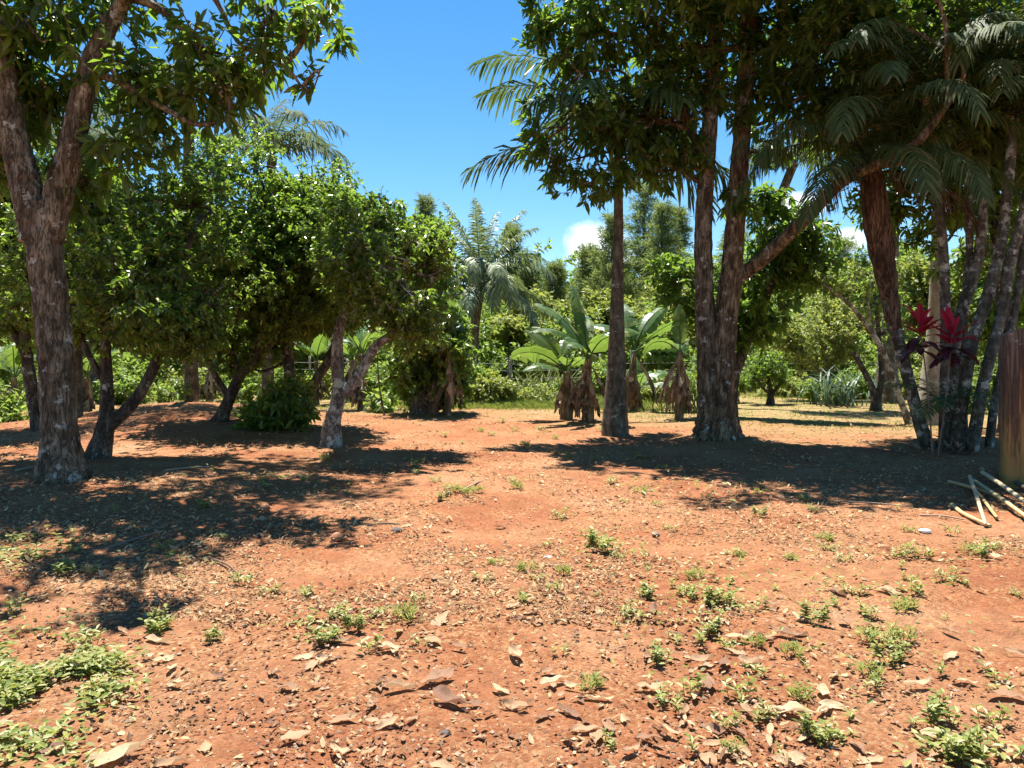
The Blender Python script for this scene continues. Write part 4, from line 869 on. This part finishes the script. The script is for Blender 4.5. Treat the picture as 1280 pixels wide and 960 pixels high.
def wall():
    a = G(1251, 9.0); b = np.array([a[0] + 1.25, a[1] - .55, 0.]); b[2] = gh(b[0], b[1])
    u = norm((b - a) * [1, 1, 0]); w = np.array([-u[1], u[0], 0]) * .16; Lw = np.linalg.norm((b - a)[:2])
    n, m = 24, 30; g = Geo(); H = 1.83
    t = thing('garden_wall', a, 'rust and ochre stained wall end standing at the right edge', 'wall')
    # outline loop around the wall end with rounded corners, lofted upwards with a worn uneven top
    loop = []
    for s in np.linspace(.03, Lw, n): loop.append((s, 1))
    for s in np.linspace(Lw, .03, n): loop.append((s, -1))
    loop += [(0.0, -.75), (0.0, .75)]
    loop = np.array(loop); k = len(loop); V = []
    zs = np.concatenate([[-.1], np.linspace(0, 1, m)])
    for z in zs:
        P = a + loop[:, :1] * u + loop[:, 1:] * w
        top = H + .05 * np.sin(loop[:, 0] * 9) * .5 + .10 * np.clip(loop[:, 0] / .35, 0, 1) - .09
        P = P + np.outer(np.where(z > 0, z * top, z), [0, 0, 1]) + np.outer((fbm(np.column_stack([loop, np.full(k, z * 2)]), 4, 5, 2) - .5) * .03, w / .16)
        V.append(P)
    V = np.concatenate(V); i, j = np.meshgrid(np.arange(len(zs) - 1), np.arange(k), indexing='ij'); j2 = (j + 1) % k
    Q = np.stack([i * k + j2, i * k + j, (i + 1) * k + j, (i + 1) * k + j2], -1).reshape(-1, 4)
    o = (len(zs) - 1) * k
    Qt = [[o + q, o + 2 * n - 1 - q, o + 2 * n - 2 - q, o + q + 1] for q in range(n - 1)] + [[o, o + 2 * n + 1, o + 2 * n, o + 2 * n - 1]]
    g.add(V, np.vstack([Q, np.array(Qt)])); obj('render_coat', g, wallmat(), t, False)
wall()

# ------------------------------------------------------------------ canes lying by the wall
def ground_rod(name, label, cat, p0, p1, r, mat, group=None, lift=(.02, .02), bend=.0):
    a, b = np.array([*p0, gh(*p0) + lift[0]]), np.array([*p1, gh(*p1) + lift[1]])
    m_ = (a + b) / 2 + np.array([bend, bend * .5, .01])
    g = Geo(); tube(g, [a, m_, b], [r, r * .95, r * .75], n=30, sides=10, rough=.16, seed=int(abs(p0[0] * 100)) % 40)
    return tag(obj(name, g, M[mat], None, True, loc=a), label, cat, group)
def gp(px, py):
    D = CAMH * F / (py - HY); return ((px - HX) / F * D, D)
GC = 'dry canes heaped by the stained wall'
ground_rod('dry_cane', 'thick yellow cane slanting to the wall foot, topmost of the heap', 'cane', gp(1228, 603), gp(1300, 650), .024, 'cane', GC, (.13, .06))
ground_rod('dry_cane', 'second thick yellow cane lying parallel just below the topmost', 'cane', gp(1216, 606), gp(1290, 660), .022, 'cane', GC, (.07, .05))
ground_rod('dry_cane', 'long straight cane pointing toward the viewer from the heap', 'cane', gp(1212, 603), gp(1232, 662), .02, 'cane', GC, (.09, .03))
ground_rod('dry_cane', 'short cane crossing beneath the long straight one', 'cane', gp(1216, 612), gp(1246, 652), .018, 'cane', GC, (.04, .03))
ground_rod('dry_cane', 'bent grey cane curving out in front of the heap', 'cane', gp(1190, 632), gp(1238, 662), .02, 'cane', GC, (.02, .02), -.07)
ground_rod('dry_cane', 'thin cane stretching left from the heap under the clump', 'cane', gp(1186, 602), gp(1240, 622), .02, 'cane', GC, (.02, .05))
ground_rod('dry_cane', 'weathered brown pole lying along the wall foot', 'pole', gp(1246, 594), gp(1300, 628), .03, 'twig', GC, (.05, .05))
for k, (a, b, r, l) in enumerate([((1150, 645), (1205, 652), .008, 'thin grey stick lying left of the cane heap'), ((1040, 625), (1140, 634), .007, 'long thin stick at the shade edge before the clump'), ((575, 612), (600, 600), .012, 'pale stick in the middle of the path'),
                                  ((455, 655), (500, 652), .009, 'short dark stick beside the grey stone'), ((130, 690), (205, 668), .012, 'stick in the dappled shade before the forked tree'), ((20, 600), (70, 585), .02, 'exposed grey root left of the forked tree'), ((205, 600), (262, 592), .012, 'stick right of the forked tree foot'), ((262, 700), (300, 722), .008, 'twig at the shadow edge before the orchard')]):
    ground_rod('stick', l, 'stick', gp(*a), gp(*b), r, 'twig', None, (.012, .015), .02)

# stones
def stone(px, py, s, label, mat='stone', flat=.6, seed=0):
    x, y = gp(px, py); z = gh(x, y)
    u = np.linspace(0, PI, 9); v = np.linspace(0, 2 * PI, 14, endpoint=False)
    d = np.stack([np.outer(np.sin(u), np.cos(v)), np.outer(np.sin(u), np.sin(v)), np.outer(np.cos(u), np.ones(14))], -1).reshape(-1, 3)
    r = .75 + .55 * fbm(d + seed * 3.1, 1.5, seed, 2)
    V = d * r[:, None] * np.array([s, s * .8, s * flat]) + [x, y, z + s * flat * .35]
    i, j = np.meshgrid(np.arange(8), np.arange(14), indexing='ij'); j2 = (j + 1) % 14
    g = Geo(); g.add(V, np.stack([i * 14 + j, (i + 1) * 14 + j, (i + 1) * 14 + j2, i * 14 + j2], -1).reshape(-1, 4))
    tag(obj('stone', g, M[mat], None, True, loc=(x, y, z)), label, 'stone')
stone(496, 660, .05, 'dark grey stone lying on the path left of centre', seed=1)
stone(421, 672, .05, 'small brown round stone left of the dark grey one', 'pebble', .8, 2)
stone(330, 640, .06, 'rounded brown stone at the edge of the orchard shade', 'pebble', .7, 3)
stone(1156, 666, .05, 'bright white chip on red soil before the palm clump', 'white', .4, 4)
stone(685, 692, .03, 'small white chip in the middle of the path', 'white', .4, 5)
stone(820, 664, .035, 'grey stone right of the pale leaf on the path', 'stone', .6, 6)
stone(556, 918, .02, 'dark pebble among curled leaves at the bottom', 'stone', .7, 7)

# ------------------------------------------------------------------ ground cover
def scatter_px(n, x0, x1, y0, y1, pw=1.0):
    """points on the ground spread over the visible field (dense near, thinning far)"""
    px = rng.uniform(x0, x1, n); py = y0 + (y1 - y0) * rng.random(n) ** pw
    D = CAMH * F / (py - HY); return (px - HX) / F * D, D

def litter():
    g = Geo()
    xa, ya = scatter_px(13000, -150, 1430, 505, 1000, 1.1); xb, yb = scatter_px(85000, -100, 1380, 508, 780, .9); x, y = np.concatenate([xa, xb]), np.concatenate([ya, yb])
    P = np.stack([x, y, 0 * x], 1); dn = fbm(P, .9, 77, 3)
    keep = dn > .40 + .19 * rng.random(len(x)) - .10 * (y > 5.5); x, y = x[keep], y[keep]; n = len(x)
    a = rng.random(n) * 2 * PI; tilt = rng.normal(size=n) * .2
    d = np.stack([np.cos(a), np.sin(a), tilt], 1); up = norm(np.array([0, 0, 1.]) + rng.normal(size=(n, 3)) * .4)
    L_ = (.010 + .042 * rng.random(n) ** 2.4) * (.65 + .07 * y); w = L_ * rng.uniform(.25, .65, n)
    z = ground_h(x, y) + rng.uniform(.0, .02, n)
    leaves(g, np.stack([x, y, z], 1), d, up, L_, w, rng.normal(size=n) * .3, .3)
    tag(obj('leaf_litter', g, M['litter']), 'crumbled dry leaf bits strewn over the red soil', 'leaf litter', kind='stuff')
    g = Geo(); x, y = scatter_px(11000, -150, 1430, 505, 1000, .65); n = len(x)
    P = np.stack([x, y, 0 * x], 1); keep = fbm(P, .7, 57, 3) > .38 + .2 * rng.random(n); x, y = x[keep], y[keep]; n = len(x)
    s = rng.uniform(.004, .014, n) * (.8 + .04 * y); z = ground_h(x, y)
    o = np.array([[1, 0, 0], [0, 1, 0], [-1, 0, 0], [0, -1, 0], [0, 0, .8], [0, 0, -.6]])
    V = np.stack([x, y, z + s * .3], 1)[:, None] + o[None] * s[:, None, None] * rng.uniform(.6, 1.3, (n, 6, 1)); b = np.arange(n)[:, None] * 6
    T = np.concatenate([b + np.array([[k, (k + 1) % 4, 4]]) for k in range(4)] + [b + np.array([[(k + 1) % 4, k, 5]]) for k in range(4)])
    g.add(V.reshape(-1, 3), None, T); tag(obj('pebbles', g, M['pebble'], None, False), 'tiny reddish gravel crumbs over the bare soil', 'gravel', kind='stuff')
litter()

def leaf_mesh(k):
    r = np.random.default_rng(500 + k); n, m = 9, 5
    t = np.linspace(0, 1, n); w = np.sin(PI * t ** r.uniform(.6, 1.15)) ** .9 * r.uniform(.26, .44) * .5
    s = np.linspace(-1, 1, m)
    cl = r.uniform(.05, .8); bend = r.uniform(-.5, .5); lng = r.uniform(-.12, .55); tw = r.uniform(-.6, .6)
    X = np.outer(t - .5, np.ones(m)); Y = np.outer(w, s) + (bend * (t - .5) ** 2)[:, None]
    Z = np.abs(np.outer(w, s)) * cl + (lng * (t - .5) ** 2)[:, None] + tw * np.outer((t - .5) * w, s) * 2 + r.normal(size=(n, m)) * .022 + np.outer(np.sin(t * r.uniform(9, 16) + r.uniform(0, 6)), np.abs(s)) * .035
    Z -= Z.min() * .7
    V = np.stack([X, Y, Z], -1).reshape(-1, 3); i, j = np.meshgrid(np.arange(n - 1), np.arange(m - 1), indexing='ij')
    g = Geo(); g.add(V, np.stack([i * m + j, (i + 1) * m + j, (i + 1) * m + j + 1, i * m + j + 1], -1).reshape(-1, 4))
    return mesh('fallen_leaf', g, M['dry_leaf'], smooth=True)
LM = [leaf_mesh(k) for k in range(14)]
GL = 'dry fallen leaves on the soil'
def put_leaf(x, y, L_, label, k=None, az=None, roll=0., lift=.012):
    o = bpy.data.objects.new('fallen_leaf', LM[k if k is not None else int(rng.integers(len(LM)))]); COL.objects.link(o)
    o.location = (x, y, gh(x, y) + lift); o.scale = (L_ * .85,) * 3
    o.rotation_euler = (roll, rng.normal() * .12, az if az is not None else rng.random() * 2 * PI)
    return tag(o, label, 'leaf', GL)
named = [(985, 798, .24, -.6, 'large pale leaf lying open right of centre, biggest on the soil', 3), (1145, 860, .21, .2, 'broad tan leaf with raised edge near the right bottom', 4), (905, 832, .16, 1.0, 'narrow upright tan leaf left of the largest pale leaf', 5), (1262, 876, .24, -.3, 'long pale leaf cut by the right edge', 6),
         (995, 893, .24, -.5, 'curled pale leaf beside the weed tuft at bottom right', 7), (498, 862, .20, .2, 'crinkled tan leaf in the lower left middle', 8), (560, 880, .22, -.6, 'dark curled leaf beside the ribbon shaped one', 9), (545, 852, .26, .7, 'ribbon shaped bent leaf in the lower middle', 1),
         (150, 948, .28, .8, 'large brown folded leaf at the bottom left edge', 2), (692, 853, .18, .3, 'pointed tan leaf with dark underside at lower centre', 10), (812, 862, .19, 0., 'tan leaf on shadowed edge right of lower centre', 11), (627, 652, .17, .2, 'single pale leaf in the open middle of the path', 4), (550, 778, .20, 1.1, 'thin curled leaf standing on edge in the middle', 12),
         (485, 812, .17, .3, 'slim pale leaf left of the ribbon shaped one', 0), (215, 838, .12, 1.5, 'round tan leaf right of the left weed patch', 3), (392, 858, .10, .7, 'small pointed yellow leaf at lower left', 5), (790, 942, .15, .8, 'pale round leaf at the bottom edge right of centre', 4), (735, 915, .17, .1, 'slim tan leaf with dark shadow at the bottom', 10),
         (920, 800, .19, -.2, 'dusky broad leaf left of the largest pale leaf', 6), (1110, 745, .2, -.6, 'long narrow pale leaf among the right weeds', 0), (960, 760, .16, -.2, 'pale leaf beside the right weed tufts', 8), (75, 940, .2, .7, 'pale long leaf in the bottom left corner', 7), (430, 805, .14, .1, 'tan leaf below the middle weed tuft', 9)]
for px, py, s, az, lab, k in named:
    x, y = gp(px, py); put_leaf(x, y, s, lab, k, az, lift=.015)
x, y = scatter_px(1500, -20, 1300, 575, 985, .8)
P = np.stack([x, y, 0 * x], 1); keep = fbm(P, 1.1, 123, 3) > .40 + .18 * rng.random(len(x)) - .10 * np.clip((x - .3) / 1.5, 0, 1)
x, y = x[keep][:276], y[keep][:276]
for a, b in zip(x, y):
    put_leaf(a, b, rng.uniform(.06, .165), 'dry tan fallen leaf lying loose among others on red soil', roll=rng.normal() * .25)

def weed_mesh(k, n_st, h, Ln, Wd, upright):
    g = Geo()
    for s in range(n_st):
        a = rng.random() * 2 * PI; r0 = rng.random() ** .7 * .055 * (n_st > 2); b = np.array([math.cos(a) * r0 * 1.4, math.sin(a) * r0 * 1.4, 0])
        lean = np.array([math.cos(a), math.sin(a), 0]) * rng.uniform(0, .45) * h; e = b + lean + [0, 0, h * rng.uniform(.5, 1.0)]
        sticks(g, [b], [e], .0025, 0)
        n = int(rng.integers(6, 11)); t = np.linspace(.25, 1, n); aa = np.arange(n) * 2.4 + a
        d = np.stack([np.cos(aa), np.sin(aa), np.full(n, upright) + .5 * t], 1)
        leaves(g, b + (e - b) * t[:, None], d, np.tile([0, 0, 1.], (n, 1)) + rng.normal(size=(n, 3)) * .2, Ln * rng.uniform(.6, 1.15, n), Wd * rng.uniform(.7, 1.1, n), .25, .25)
    return mesh('weed', g, M['weed'])
WM = [weed_mesh(0, 7, .12, .06, .025, .2), weed_mesh(1, 12, .13, .055, .026, .2), weed_mesh(2, 4, .10, .06, .024, .3), weed_mesh(3, 3, .08, .05, .022, .3), weed_mesh(4, 16, .15, .06, .028, .15), weed_mesh(5, 1, .07, .06, .022, .5), weed_mesh(6, 9, .09, .07, .015, .7)]
GW = 'weeds sprouting from the soil'
def put_weed(px, py, k, s, label):
    x, y = gp(px, py)
    o = bpy.data.objects.new('weed', WM[k]); COL.objects.link(o); o.location = (x, y, gh(x, y) - .004); s *= .8; o.scale = (s, s, s * rng.uniform(.8, 1.1)); o.rotation_euler = (0, 0, rng.random() * 6.28)
    return tag(o, label, 'weed', GW)
for px, py, k, s, l in [(198, 790, 4, 1.0, 'leafy green weed at the edge of the frond shaped shadow'), (405, 800, 4, .9, 'bushy weed left of the middle of the soil'), (445, 785, 1, .9, 'pale weed just right of the bushy middle one'), (752, 685, 4, 1.35, 'wide weed clump in the middle right of the path'), (825, 825, 1, .9, 'dark based weed tuft beside scattered leaves right of centre'),
                       (900, 755, 4, 1.0, 'largest weed tuft of the right middle'), (890, 790, 1, .9, 'weed tuft below the largest one at right'), (1022, 925, 4, .75, 'weed tuft beside the curled pale leaf at bottom right'), (1180, 940, 1, .9, 'broad weed at the bottom right corner'), (740, 852, 5, 1.0, 'single green sprout at lower centre'), (868, 942, 5, 1.0, 'lone sprout at the bottom edge right of centre'), (655, 752, 2, .9, 'small sprout cluster in the middle of the soil'),
                       (1110, 828, 1, 1.0, 'weed spread among tan leaves at right'), (80, 718, 1, 1.1, 'weed pair on the shade edge at left'), (385, 745, 2, 1.1, 'straggly weed above the bushy middle one'), (20, 765, 2, 1.2, 'small weed at the left edge')]:
    put_weed(px, py, k, s, l)
spots = [(150, 645), (95, 690), (210, 688), (272, 676), (110, 716), (40, 700), (300, 732), (338, 742), (270, 800), (100, 805), (510, 772), (530, 800), (700, 716), (800, 694), (772, 698), (840, 660), (810, 742), (790, 770), (842, 800), (860, 866), (915, 732), (930, 702), (946, 760), (880, 800), (1090, 772), (1130, 800), (1072, 742), (1060, 702), (1132, 692), (1190, 672), (1222, 702), (1000, 870), (1210, 952), (1262, 942),
         (1250, 852), (970, 742), (1030, 690), (1050, 760), (1085, 800), (1145, 745), (1240, 690), (640, 600), (650, 605), (590, 592), (560, 620), (700, 640), (600, 725), (470, 770), (620, 700), (345, 600), (250, 640), (330, 605), (440, 605), (1005, 625), (880, 615), (950, 640), (760, 600), (1180, 905), (1060, 900), (930, 870), (1235, 900), (985, 700), (868, 720), (915, 690), (520, 755), (1120, 770), (1150, 700), (1010, 780), (460, 812), (425, 770)]
for px, py in spots:
    put_weed(px + rng.uniform(-6, 6), py + rng.uniform(-3, 3), int(rng.choice([0, 2, 3, 3, 5, 6, 2, 0, 1])), rng.uniform(.7, 1.15), 'small pale green weed sprouting singly from the bare red soil')
for q in range(34):
    put_weed(rng.normal() * 110 + 640, 522 + 100 * rng.random() ** .8, int(rng.choice([6, 2, 3, 0])), rng.uniform(.8, 1.4), 'small green weed growing farther back on the bare path')
for q in range(60):
    put_weed(rng.uniform(650, 1275), 620 + 330 * rng.random(), int(rng.choice([2, 3, 5, 6, 0])), rng.uniform(.5, 1.0), 'small pale green weed sprouting singly from the bare red soil')

def weed_cover():
    g = Geo()
    def patch(px, py, sx, sy, n, Ln):
        n = int(n * (2.3 if px < 130 else .8)); X = px + rng.normal(size=n) * sx; Y = np.clip(py + rng.normal(size=n) * sy, 470, 1000); D = CAMH * F / (Y - HY); x = (X - HX) / F * D
        kk = fbm(np.stack([x, D, 0 * x], 1), 3.5, 19, 2) > (.33 if px < 130 else .40) + .2 * rng.random(n); x, D = x[kk], D[kk]; n = len(x)
        z = ground_h(x, D) + rng.uniform(.0, .07, n); a = rng.random(n) * 6.28
        leaves(g, np.stack([x, D, z], 1), np.stack([np.cos(a), np.sin(a), rng.uniform(-.1, .7, n)], 1), norm(np.array([0, 0, 1.]) + rng.normal(size=(n, 3)) * .3), Ln * rng.uniform(.6, 1.2, n), Ln * .42, .2, .25)
    patch(45, 850, 45, 26, 1500, .05); patch(110, 845, 30, 16, 350, .045); patch(15, 900, 30, 20, 350, .05); patch(55, 945, 40, 14, 90, .045); patch(30, 690, 40, 12, 120, .07)
    patch(345, 605, 60, 9, 160, .08); patch(150, 700, 60, 14, 120, .06); patch(900, 755, 30, 26, 260, .045); patch(1090, 800, 60, 40, 420, .042); patch(1060, 720, 70, 20, 260, .045); patch(760, 690, 28, 14, 260, .042); patch(1210, 945, 40, 14, 160, .05); patch(820, 740, 30, 60, 160, .04); patch(420, 785, 40, 14, 240, .045); patch(880, 600, 80, 10, 150, .09)
    tag(obj('ground_weeds', g, M['weed']), 'low creeping green weeds in patches over the red soil', 'weeds', kind='stuff')
weed_cover()

def grass():
    g = Geo()
    n = 120000
    x = rng.uniform(-22, 22, n); y = 11 + 29 * rng.random(n) ** 1.2; P = np.stack([x, y, 0 * x], 1)
    t = fbm(P, .5, 68, 3) * 14 + y + np.clip(x + .4, 0, 4.5)
    keep = (t > 26.5 + 3 * rng.random(n)) & (fbm(P, .55, 66, 3) > .40 + .2 * rng.random(n)); x, y = x[keep], y[keep]; n = len(x)
    z = ground_h(x, y) - .01; a = rng.random(n) * 6.28; hgt = rng.uniform(.05, .16, n) * np.clip(.4 + (y - 14) / 14, .4, 1.4)
    d = np.stack([np.cos(a) * .5, np.sin(a) * .5, np.ones(n)], 1)
    leaves(g, np.stack([x, y, z], 1), d, np.stack([np.cos(a + 1.2), np.sin(a + 1.2), 0 * a], 1), hgt, .016, .3, .1, 0, True)
    tag(obj('grass', g, M['grass']), 'short sunny grass growing where the red soil ends', 'grass', kind='stuff')
    g = Geo(); n = 26000
    x = rng.normal(size=n) * 1.7 + .4; y = 23.2 + rng.normal(size=n) * 2.4; a = rng.random(n) * 6.28
    keep = y > 20.2 + .8 * rng.random(n); x, y, a = x[keep], y[keep], a[keep]; n = len(x)
    leaves(g, np.stack([x, y, ground_h(x, y) - .02], 1), np.stack([np.cos(a) * .45, np.sin(a) * .45, np.ones(n)], 1), np.stack([np.cos(a + 1.2), np.sin(a + 1.2), 0 * a], 1), rng.uniform(.15, .5, n) * np.clip((y - 19.5) / 3, .3, 1), .024, .4, .1, 0, True)
    tag(obj('tall_grass_growth', g, M['grass']), 'knee high green grass closing the end of the path', 'grass', kind='stuff')
grass()

# ------------------------------------------------------------------ sky, sun, camera
SUN_EL, SUN_AZ = R(71), R(-16)     # azimuth from +Y towards +X
w = bpy.data.worlds.new('World'); sc.world = w; w.use_nodes = True
nt = w.node_tree; N, L = nt.nodes, nt.links; N.clear()
sky = N.new('ShaderNodeTexSky'); sky.sky_type = 'NISHITA'; sky.sun_disc = False
sky.sun_elevation = SUN_EL; sky.sun_rotation = SUN_AZ; sky.air_density = 1.0; sky.dust_density = 0.0; sky.ozone_density = 2.2; sky.altitude = 600
hs = N.new('ShaderNodeHueSaturation'); hs.inputs['Hue'].default_value = .495; hs.inputs['Saturation'].default_value = 1.3; hs.inputs['Value'].default_value = 1.12
L.new(sky.outputs[0], hs.inputs['Color'])
tc = N.new('ShaderNodeTexCoord')
col = hs.outputs[0]
def cloud(col, px, py, rad, wx):
    d = norm(np.array([(px - HX) / F, 1, (HY - py) / F]))
    nz = noise(N, L, tc.outputs['Generated'], 9, 6, .6)
    off = N.new('ShaderNodeVectorMath'); off.operation = 'SUBTRACT'; L.new(tc.outputs['Generated'], off.inputs[0]); off.inputs[1].default_value = tuple(d)
    scl = N.new('ShaderNodeVectorMath'); scl.operation = 'MULTIPLY'; L.new(off.outputs[0], scl.inputs[0]); scl.inputs[1].default_value = (1 / wx, .5, 1)
    ln = N.new('ShaderNodeVectorMath'); ln.operation = 'LENGTH'; L.new(scl.outputs[0], ln.inputs[0])
    ma = N.new('ShaderNodeMath'); ma.operation = 'MULTIPLY_ADD'; ma.inputs[1].default_value = -rad * 2.2; L.new(nz.outputs[0], ma.inputs[0]); L.new(ln.outputs['Value'], ma.inputs[2])
    mr = N.new('ShaderNodeMapRange'); mr.inputs[1].default_value = rad * .0; mr.inputs[2].default_value = -rad * .55; mr.inputs[3].default_value = 0; mr.inputs[4].default_value = .92; L.new(ma.outputs[0], mr.inputs[0])
    return mixc(N, L, mr.outputs[0], col, (9.5, 9.8, 10.2))
col = cloud(col, 748, 318, .030, 1.3)
col = cloud(col, 1000, 258, .018, 1.4)
col = cloud(col, 1064, 300, .016, 1.4)
bgn = N.new('ShaderNodeBackground'); bgn.inputs[1].default_value = .060; L.new(col, bgn.inputs[0])
out = N.new('ShaderNodeOutputWorld'); L.new(bgn.outputs[0], out.inputs[0])

sl = bpy.data.lights.new('Sun', 'SUN'); sl.energy = 5.0; sl.angle = R(.53); sl.color = (1, .955, .88)
so = bpy.data.objects.new('Sun', sl); COL.objects.link(so)
so.location = (0, 0, 30)
from mathutils import Vector
sd = Vector((math.cos(SUN_EL) * math.sin(SUN_AZ), math.cos(SUN_EL) * math.cos(SUN_AZ), math.sin(SUN_EL)))
so.rotation_euler = (-sd).to_track_quat('-Z', 'Y').to_euler()

cam = bpy.data.cameras.new('Camera'); co = bpy.data.objects.new('Camera', cam); COL.objects.link(co)
cam.sensor_width = 36; cam.lens = 36 * F / 1280; cam.shift_y = -(480 - HY) / 1280; cam.clip_end = 2000; cam.clip_start = .05
co.location = (0, 0, CAMH); co.rotation_euler = (R(90), 0, 0)
sc.camera = co

vs = sc.view_settings; vs.view_transform = 'Standard'; vs.look = 'None'; vs.gamma = 1; vs.use_curve_mapping = False; vs.exposure = 1.52
c = sc.cycles; c.use_denoising = True; c.adaptive_threshold = .02; c.max_bounces = 3; c.diffuse_bounces = 1; c.glossy_bounces = 1; c.transmission_bounces = 2; c.transparent_max_bounces = 4
c.caustics_reflective = False; c.caustics_refractive = False; c.sample_clamp_indirect = 6
try: c.denoiser = 'OPENIMAGEDENOISE'; c.denoising_prefilter = 'ACCURATE'
except Exception: pass
